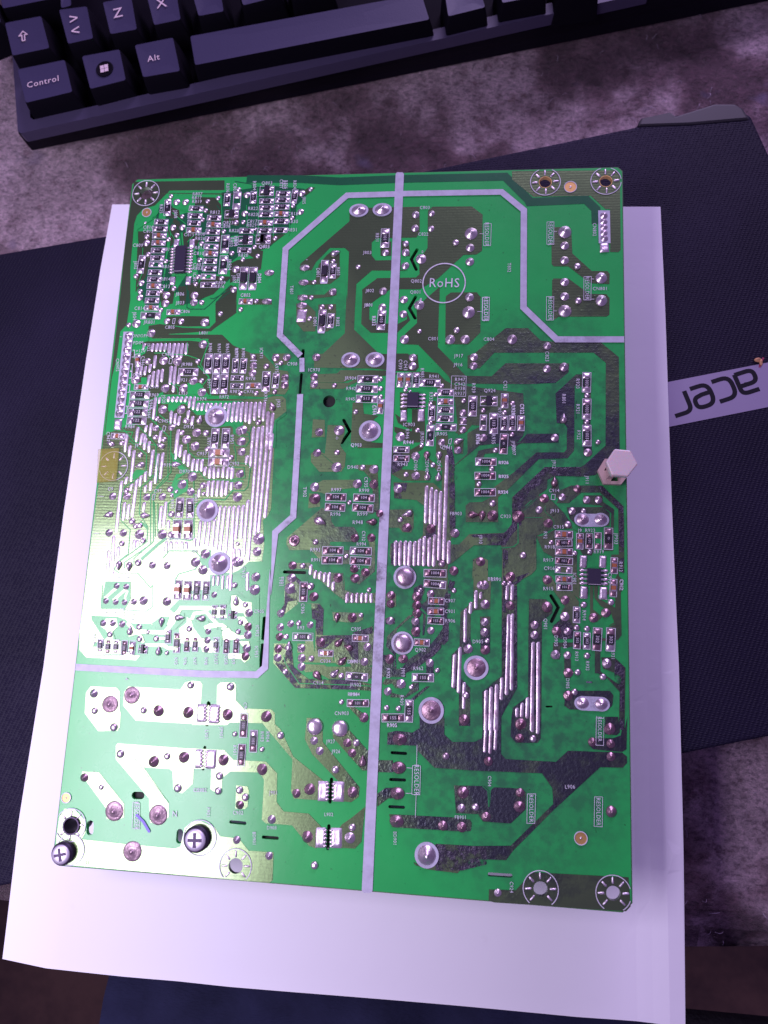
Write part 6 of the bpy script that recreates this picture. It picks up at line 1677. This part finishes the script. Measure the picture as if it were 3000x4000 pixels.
for ln in MARKS:
    pts=[(a,b) for a,b,_ in ln]; x_,y_=pts[0]
    v,f=slab(ribbon(pts,.18),0,.06); zz=paper_z(x_,y_)+Z0
    mk('pencil_mark',[(a,b,c+paper_z(a,b)+Z0+.05) for a,b,c in v],f,md,None).parent=paper
# ================= LAPTOP
lap=empty('laptop','closed dark navy laptop lying under the white paper with a silver band across its lid','laptop',(60,-110,0))
ox,oy=60,-110
ml=mat('dark_textured_lid',(.012,.010,.024),.55,spec=.12)
n,l,b=nodes(ml); co=objco(ml)
mpn=n.new('ShaderNodeMapping'); mpn.inputs['Rotation'].default_value=(0,0,.21); mpn.inputs['Scale'].default_value=(44,80,1); l.new(co,mpn.inputs[0])
ch=n.new('ShaderNodeTexVoronoi'); ch.inputs['Scale'].default_value=1.5; ch.inputs['Randomness'].default_value=.15; l.new(mpn.outputs[0],ch.inputs['Vector'])
hh=ramp(ml,ch.outputs['Distance'],[(.15,(1,1,1)),(.55,(0,0,0))])
setc(ml,mix(ml,ramp(ml,nz(ml,.9,3,.6),[(.35,(0,0,0)),(.65,(1,1,1))]),(.008,.007,.018),(.015,.012,.032)))
bump(ml,hh,.6,.008)
lidp=[(a-ox,b_-oy) for a,b_,_ in LID]
vs,fs=slab(lidp,Z0-34,Z0-25.6); lid=mk('lid',vs,fs,ml,lap)
bv=lid.modifiers.new('rounded_edge','BEVEL'); bv.width=.014; bv.segments=3; bv.limit_method='ANGLE'
mb=mat('dark_base_plastic',(.010,.009,.014),.5)
cx=sum(p[0] for p in lidp)/len(lidp); cy=sum(p[1] for p in lidp)/len(lidp)
vs,fs=slab([(cx+(x-cx)*.992,cy+(y-cy)*.992) for x,y in lidp],3,Z0-34.6); mk('base',vs,fs,mb,lap)
for fx,fy in ((-80,60),(150,105),(160,-60),(-60,-110)): mk('rubber_foot',*lathe([(4,0),(4,2.8),(3.6,3.1)],20),mb,lap).location=(fx*S,fy*S,0)
hp=[(a-ox,b_-oy) for a,b_,_ in HINGE]
vs,fs=slab(hp,Z0-40,Z0-25.0); hg=mk('hinge_cover',vs,fs,mb,lap); bv=hg.modifiers.new('rounded_edge','BEVEL'); bv.width=.01; bv.segments=2
ms=mat('silver_band',(.36,.31,.46),.38,.35); bump(ms,nz(ms,60,2),.05,.002)
sp=[(a-ox,b_-oy) for a,b_,_ in STRIP]; vs,fs=slab(sp,Z0-25.7,Z0-25.45); bnd=mk('silver_band',vs,fs,ms,lap)
# maker's word on the band: wide rounded monoline letters, upside down to the viewer
mk_ink=mat('logo_black',(.006,.006,.010),.35)
A0=Vector(ACER[0][:2]); A1=Vector(ACER[1][:2]); 
def arc(cx,cy,rx,ry,a0,a1,n=14,p=.72):
    o=[]
    for i in range(n+1):
        a=math.radians(a0+(a1-a0)*i/n); c_,s_=math.cos(a),math.sin(a)
        o.append((cx+rx*math.copysign(abs(c_)**p,c_),cy+ry*math.copysign(abs(s_)**p,s_)))
    return o
GL=[ # a c e r, letter box 1 x 1 each
 [[(.12,1.0)]+arc(.55,.72,.38,.28,90,0)+[(.93,.0)], arc(.45,.32,.38,.30,60,180)+arc(.45,.32,.38,.30,180,270)+[(.93,.02)], [(.93,.62),(.45,.62)]],
 [[(.95,1.0)]+arc(.55,.5,.45,.5,90,270)+[(.95,0.0)]],
 [[(.92,0.0)]+arc(.52,.5,.45,.5,270,90)+arc(.52,.72,.40,.28,90,-60)+[(.52,.42),(.12,.42)]],
 [[(.12,.0),(.12,.6)]+arc(.5,.62,.38,.38,180,90)+[(.95,1.0)]]]
ax=(A1-A0).normalized(); up=Vector((ax.y,-ax.x))
# text runs from a (right in view) to r (left in view); its up direction is down the picture
up=-Vector((-ax.y,ax.x)); 
if Vector((ACER[2][0]-ACER[1][0],ACER[2][1]-ACER[1][1])).dot(up)<0: up=-up
tl=35.0; hgt=8.3
def T2(x,y,i): 
    p_=A0+ax*((i+x*.92)*tl/4-2.0)+up*(y*hgt*1.0-2.6); return (p_.x-ox,p_.y-oy)
for i,gl in enumerate(GL):
    vs=[];fs=[]
    for j,st in enumerate(gl):
        st2=[]
        for pt in st:
            t_=T2(pt[0],pt[1],i)
            if not st2 or (Vector(t_)-Vector(st2[-1])).length>.12: st2.append(t_)
        v,f=slab(ribbon(st2,1.7),Z0-25.5,Z0-25.40+.003*j); b0=len(vs); vs+=v; fs+=[tuple(a+b0 for a in ff) for ff in f]
    mk('logo_letter',vs,fs,mk_ink,bnd)
mr=mat('red_scratch',(.30,.03,.10),.6)
sx=unp=None
o=mk('red_mark',*slab(ribbon([(246.8-ox,-64.2-oy),(245.5-ox,-66.8-oy),(245.2-ox,-68.2-oy)],.7),Z0-25.5,Z0-25.39),mr,bnd)
# crumb
mc=mat('tan_crumb',(.65,.34,.18),.7); c0=CRUMB[0]
vs,fs=lathe([(1,0),(1.1,.5),(.8,.9),(.4,1.05)],8,.2,5)
cr=mk('crumb',[(x*1.3,y*.7,z) for x,y,z in vs]+[(x*.6+1.1,y*1.1-.9,z*.8) for x,y,z in vs],fs+[tuple(i+len(vs) for i in f) for f in fs],mc,None,True); cr.location=(c0[0]*S,c0[1]*S,(Z0-25.42)*S)
tag(cr,'tiny orange crumb lying at the upper edge of the silver band','crumb')
# ================= KEYBOARD
kb=empty('keyboard','black computer keyboard with white legends lying beyond the circuit board','keyboard',(40,110,0)); kx,ky=40,110
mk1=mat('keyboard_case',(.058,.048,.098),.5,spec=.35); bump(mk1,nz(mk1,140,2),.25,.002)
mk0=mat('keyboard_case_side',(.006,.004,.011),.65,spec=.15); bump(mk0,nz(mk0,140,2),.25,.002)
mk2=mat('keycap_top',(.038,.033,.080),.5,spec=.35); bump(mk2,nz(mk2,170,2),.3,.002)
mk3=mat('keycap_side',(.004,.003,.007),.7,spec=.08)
mk4=mat('key_legend',(.70,.55,.60),.6)
F=[(p[0]-kx,p[1]-ky) for p in KCASE]; KI=[(p[0]-kx,p[1]-ky) for p in KINNER]; KL=[(p[0]-kx,p[1]-ky) for p in KLEFT]; FT=[(p[0]-kx,p[1]-ky) for p in KFOOT]
dv=(Vector(F[3])-Vector(F[0])).normalized(); nv=Vector((-dv.y,dv.x))
Lk=215; Dk=120
fl0=Vector(F[0]); inn=Vector(KI[4]); d_in=(inn-fl0).dot(nv)
ztop=Z0-31
def kp(s,t): p_=fl0+dv*s+nv*t; return (p_.x,p_.y)
# rim: outline minus well
left_in=6.5
rim_o=[kp(1.5,0),kp(Lk*1.35,0),kp(Lk*1.35,Dk),kp(0,Dk),kp(0,1.5)]
wl=[kp(left_in+1.5,d_in),kp(Lk*1.3,d_in),kp(Lk*1.3,Dk-6),kp(left_in,Dk-6),kp(left_in,d_in+1.5)]
vs,fs=slab(rim_o,ztop-6,ztop,[wl]); o=mk('case_rim',vs,fs,mk1,kb)
# body below flares outwards to the foot line
ft0=Vector(FT[4]); d_ft=(ft0-fl0).dot(nv)
top=[kp(.4,.15),kp(Lk*1.35,.15),kp(Lk*1.35,Dk),kp(.1,Dk),kp(.1,.4)]
fa,fb2=Vector(FT[3]),Vector(FT[-1])
bot=[tuple(fa),tuple(fb2),kp(Lk*1.35,Dk),kp(.5,Dk),kp(-.3,d_ft+4)]
lerp=lambda p,q_,f_:(p[0]*(1-f_)+q_[0]*f_,p[1]*(1-f_)+q_[1]*f_)
mid=[lerp(top[0],bot[0],.75),lerp(top[1],bot[1],.75),kp(Lk*1.35,Dk),kp(-.4,Dk),kp(-.6,d_ft*.8+3)]
vs=[(x,y,ztop-.35) for x,y in top]+[(x,y,ztop-13) for x,y in mid]+[(x,y,.6) for x,y in bot]; k5=5
fs=[]
for lv in (0,1):
    for i in range(5): a=lv*5+i;b_=lv*5+(i+1)%5; fs.append((a+5,b_+5,b_,a))
fs.append(tuple(range(14,9,-1)))
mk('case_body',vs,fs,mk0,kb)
mk('key_plate',*slab(wl,ztop-7.5,ztop-6.5),mk3,kb)
def key(nm,poly,thin):
    ps=[Vector((p[0]-kx,p[1]-ky)) for p in poly]; c=sum(ps,Vector((0,0)))/4
    if area([(p.x,p.y) for p in ps])<0: ps=ps[::-1]
    zt=Z0-22; 
    def rr(ps,k,z,r=.18):
        out=[]
        for i in range(4):
            a,b_,d_=ps[i-1],ps[i],ps[(i+1)%4]
            u=(a-b_).normalized()*1.5*r*4;v=(d_-b_).normalized()*1.5*r*4
            for t in (0,.33,.66,1): 
                q_=b_+u*(1-t)**2*1.0+v*t**2*1.0; out.append((c.x+(q_.x-c.x)*k,c.y+(q_.y-c.y)*k,z))
        return out
    def grow(e): return [c+(p-c)+ (p-c).normalized()*e for p in ps]
    l0=rr(grow(2.6),1,ztop-6.6); l1=rr(grow(1.3),1,zt-5); l2=rr(grow(.35),1,zt-.6); l3=rr(ps,1,zt-.05); l4=rr(ps,.9,zt-.12); l5=rr(ps,.5,zt-.55)
    vs=l0+l1+l2+l3; fs=[]
    for lv in range(3):
        for i in range(16): a=lv*16+i;b_=lv*16+(i+1)%16; fs.append((a,b_,b_+16,a+16))
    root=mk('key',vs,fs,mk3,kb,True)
    vs=l3+l4+l5; fs=[]
    for lv in range(2):
        for i in range(16): a=lv*16+i;b_=lv*16+(i+1)%16; fs.append((a,b_,b_+16,a+16))
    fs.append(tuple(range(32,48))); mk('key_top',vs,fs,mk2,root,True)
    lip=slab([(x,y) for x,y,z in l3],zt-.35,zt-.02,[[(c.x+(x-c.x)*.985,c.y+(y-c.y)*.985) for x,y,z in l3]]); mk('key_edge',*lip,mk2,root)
    return root,c,ps,zt
def ktext(s,root,c,zt,dx,dy,h,ang):
    me=text_mesh(s,mk4); p_=c+dv*dx+nv*dy
    o=inst('legend',me,root,p_.x,p_.y,zt-.02,ang,h,h,1); return o
ka=math.atan2(dv.y,dv.x)
_key_txt=[]
for nm,poly in KEYS:
    root,c,ps,zt=key(nm,poly,0)
    if nm in('Z','X'): ktext(nm,root,c,zt,-1.0,1.6,5.0,ka)
    elif nm=='Control': ktext(nm,root,c,zt,-1,-.3,3.0,ka)
    elif nm=='Alt': ktext(nm,root,c,zt,-1.9,.2,3.0,ka)
    elif nm=='> <': ktext('>',root,c,zt,-1.2,3.2,5.6,ka); ktext('<',root,c,zt,-.9,-3.4,5.6,ka)
    elif nm=='arrow':
        P0=lambda x,y:tuple(c+dv*(x-1.8)+nv*(y+.2))
        pl=[P0(-.65,-2.4),P0(.65,-2.4),P0(.65,.6),P0(1.9,.6),P0(0,2.7),P0(-1.9,.6),P0(-.65,.6)]
        mk('legend',*slab(ribbon(pl+[pl[0]],.42),zt-.3,zt+.02),mk4,root)
    elif nm=='win':
        bd_=mk('badge',*lathe([(4.0,0),(4.0,.35),(3.6,.5),(3.4,.35),(2.6,.28)],28),mk3,root,True); bd_.location=(c.x*S,c.y*S,(zt-.5)*S)
        # four slightly waved panes
        v=[];f=[]
        for ix in(-1,1):
            for iy in(-1,1):
                for a_,b2 in ((.12,.12),(1.85,.05),(1.85,1.75),(.12,1.85)):
                    p_=c+dv*(ix*a_+.0)+nv*(iy*b2+.25*math.sin(ix*a_*1.6)); v.append((p_.x,p_.y,zt+.12))
                f.append(tuple(range(len(v)-4,len(v))) if ix*iy>0 else tuple(range(len(v)-1,len(v)-5,-1)))
        mk('legend',v,f,mk4,root)
# ================= TABLECLOTH (mottled fleece), table, floor
mt=mat('mottled_fleece',(.3,.2,.3),.95,spec=.1)
n,l,b=nodes(mt); b.inputs['Sheen Weight'].default_value=.3
big=nz(mt,.8,5,.62); med=nz(mt,9,6,.8); fine=nz(mt,38,5,.85,stretch=(1,1.6,1),rot=(0,0,.6))
c1=ramp(mt,big,[(.43,(.12,.062,.085)),(.47,(.22,.135,.165)),(.52,(.50,.375,.425)),(.7,(.62,.48,.54))]); c2=ramp(mt,med,[(.36,(.48,.38,.42)),(.47,(.95,.93,.95)),(.62,(1.3,1.27,1.3))])
c3=ramp(mt,fine,[(.36,(.40,.36,.42)),(.5,(1,1,1)),(.66,(1.45,1.4,1.45))])
cc=mix(mt,1.0,c1,c2,'MULTIPLY'); cc=mix(mt,1.0,cc,c3,'MULTIPLY')
blue=ramp(mt,nz(mt,2.7,3,.6,stretch=(1,1.2,1)),[(.64,(0,0,0)),(.72,(.5,.5,.5))]); cc=mix(mt,blue,cc,(.20,.17,.34))
rst=ramp(mt,nz(mt,4.2,4,.6,stretch=(1.3,1,1)),[(.70,(0,0,0)),(.78,(.6,.6,.6))]); cc=mix(mt,rst,cc,(.20,.075,.045))
setc(mt,cc); b1=bump(mt,fine,.8,.05); bump(mt,med,.5,.08,b1)
tb=[(p[0],p[1]) for p in TABLE]
tcl=[(-420,tb[0][1]),tb[0],tb[1],(60,-288),(200,-290),tb[2],(430,-262),(430,420),(-420,420)]
def tz(x,y): 
    z=.55*noise.noise(Vector((x*.09,y*.09,0)))+.35*noise.noise(Vector((x*.3,y*.3,3)))-.6
    if y<-255: z-=.012*(-255-y)**2
    return z-Z0
cloth=fill_grid([(a,b_,0) for a,b_ in tcl],9,tz,.0,'tablecloth',mt,'mottled mauve fleece cloth covering the table top','tablecloth')
# loose fibres
rn=random.Random(3); vs=[];fs=[]
for i in range(260):
    x=rn.uniform(-60,300); y=rn.uniform(-20,140)
    if rn.random()<.25: x=rn.uniform(205,300); y=rn.uniform(-290,-200)
    a=rn.random()*6.28; L=rn.uniform(1.0,4); k=rn.uniform(-.5,.5); pt=Vector((x,y)); pts=[pt.copy()]
    for s in range(5): pt=pt+Vector((math.cos(a),math.sin(a)))*L/5; a+=k; pts.append(pt.copy())
    rb=ribbon([tuple(p) for p in pts],.16); b0=len(vs); nn=len(pts); zz=Z0+tz(x,y)
    for j,(px,py) in enumerate(rb):
        jj=j if j<nn else 2*nn-1-j; vs.append((px,py,zz+.25+1.1*math.sin(jj/(nn-1)*3.14)))
    for j in range(nn-1): fs.append((b0+j,b0+j+1,b0+2*nn-2-j,b0+2*nn-1-j))
mf=mat('loose_fibre',(.42,.34,.44),.8); fb=mk('cloth_fibres',vs,fs,mf); fb['kind']='stuff'; fb['label']='loose pale fibres on the fleece tablecloth'; fb['category']='fibres'
mw=mat('dark_table_wood',(.05,.03,.025),.6)
tp=mk('table',*slab([(-420,-280),(430,-255),(430,420),(-420,420)],Z0-54-25,Z0-54-2.2),mw); tag(tp,'dark table top under the mauve fleece cloth','table')
mfl=mat('brown_floor',(.10,.055,.035),.8); setc(mfl,ramp(mfl,nz(mfl,.8,5,.7),[(.3,(.035,.02,.018)),(.6,(.14,.08,.055))])); bump(mfl,nz(mfl,6,4),.5,.05)
vs=[(-2500,-2500,-700),(2500,-2500,-700),(2500,2500,-700),(-2500,2500,-700)]; fl=mk('floor',vs,[(0,1,2,3)],mfl); fl['kind']='structure'; fl['label']='dim brown floor below the table'
# ---- dark denim trouser leg under the paper's near edge
mj=mat('dark_denim',(.018,.020,.060),.9,spec=.2); tw=nz(mj,40,2,.5,stretch=(1,4,1),rot=(0,0,.8)); bump(mj,tw,.5,.01); setc(mj,ramp(mj,nz(mj,3,4,.6),[(.3,(.008,.009,.028)),(.7,(.018,.020,.058))]))
vs=[];fs=[];nu,nv_=40,16
J0,J1,J2,J3,J4=[Vector(p[:2]) for p in JEANS]
for i in range(nu+1):
    u=i/nu
    for j in range(nv_+1):
        v=j/nv_; a=v*math.pi
        x=J0.x-2+(222)*u; yc=-352+14*math.sin(u*3.0); 
        y=yc+62*math.cos(a)*(1-.12*u); z=Z0-112+42*math.sin(a)+2.2*noise.noise(Vector((x*.05,y*.08,1)))*3
        z+=1.5*math.sin((x*.6+y)*.11)
        vs.append((x,y,z))
for i in range(nu):
    for j in range(nv_):
        a=i*(nv_+1)+j; fs.append((a,a+nv_+1,a+nv_+2,a+1))
jn=mk('trouser_leg',vs,fs,mj,None,True); tag(jn,'dark blue denim trouser leg showing below the near edge of the paper','trousers')
mbk=mat('black_upholstery',(.008,.007,.012),.8); bump(mbk,nz(mbk,6,5,.7),.6,.06)
vs,fs=box(205,-440,-50,460,-318,Z0-70,8); st=mk('chair_cushion',vs,fs,mbk); bv=st.modifiers.new('rounded_edge','BEVEL'); bv.width=.12; bv.segments=4; tag(st,'black chair cushion below the right corner of the table','cushion')
# ================= TAPE and SPACER on the board
mtp=mat('yellow_tape',(.62,.40,.10),.35); n,l,b=nodes(mtp); b.inputs['Transmission Weight'].default_value=0.0; b.inputs['Alpha'].default_value=.27; b.inputs['Roughness'].default_value=.25; b.inputs['IOR'].default_value=1.1
b.inputs['Base Color'].default_value=(.50,.44,.08,1); bump(mtp,nz(mtp,16,3),.4,.01)
for k,p,q in ops:
    if k=='TP':
        bm=bmesh.new(); cs=[Vector(a) for a in q]; N=10; grid=[]
        for i in range(N+1):
            row=[]
            for j in range(N+1):
                t_=i/N;u=j/N; p_=(cs[0]*(1-t_)+cs[1]*t_)*(1-u)+(cs[3]*(1-t_)+cs[2]*t_)*u
                z=.75+.35*noise.noise(Vector((p_.x*.4,p_.y*.4,2)))
                if p_.x<.2: z-=.5*min(1,(.2-p_.x)*.5)
                row.append(bm.verts.new((p_.x*S,p_.y*S,(z+Z0)*S)))
            grid.append(row)
        for i in range(N):
            for j in range(N): bm.faces.new((grid[i][j],grid[i+1][j],grid[i+1][j+1],grid[i][j+1]))
        bmesh.ops.recalc_face_normals(bm,faces=bm.faces[:])
        me=bpy.data.meshes.new('tape_piece'); bm.to_mesh(me); bm.free(); me.materials.append(mtp); me.polygons.foreach_set('use_smooth',[True]*len(me.polygons))
        o=bpy.data.objects.new('tape_piece',me); C.objects.link(o); so=o.modifiers.new('thickness','SOLIDIFY'); so.thickness=.0008
        tag(o,'yellow translucent square of tape stuck over the left edge of the board','tape')
sp_=empty('plastic_spacer','white plastic hexagonal spacer standing at the right edge of the board','spacer',(0,0,Z0))
mpl=mat('translucent_nylon',(.62,.53,.54),.3); n,l,b=nodes(mpl); b.inputs['Subsurface Weight'].default_value=.4; b.inputs['Subsurface Scale'].default_value=.03
mpl2=mat('nylon_base',(.46,.33,.31),.4)
hb=[(a,b_) for a,b_,_ in HEXB]; ht=[(a,b_) for a,b_,_ in HEXT]
def ctr(P): return sum(p[0] for p in P)/len(P),sum(p[1] for p in P)/len(P)
cb,ct=ctr(hb),ctr(ht)
mk('base_plate',*slab(hb,.35,2.2,[[(cb[0]+a,cb[1]+b) for a,b in q] for q in ([(-3.2,.2),(-1.2,.6),(-1.6,3.0)],[(-.9,-3.4),(1.6,-3.4),(1.6,-1.6),(-.3,-1.6)])]),mpl2,sp_)
v,f=slab(ht,11.6,14.0); o=mk('top_plate',v,f,mpl,sp_); bv=o.modifiers.new('rounded_edge','BEVEL'); bv.width=.004; bv.segments=2
for s in(-1,1):
    bx_,by_=cb[0]+s*1.6,cb[1]+s*.6; tx_,ty_=ct[0]+s*1.6,ct[1]+s*.4
    vs=[];
    for (cx_,cy_,z) in ((bx_,by_,2.0),(tx_,ty_,11.8)):
        vs+=[(cx_-.9,cy_-2.2,z),(cx_+.9,cy_-2.2,z),(cx_+.9,cy_+2.2,z),(cx_-.9,cy_+2.2,z)]
    mk('leg',vs,[(0,1,5,4),(1,2,6,5),(2,3,7,6),(3,0,4,7),(0,3,2,1),(4,5,6,7)],mpl2,sp_)
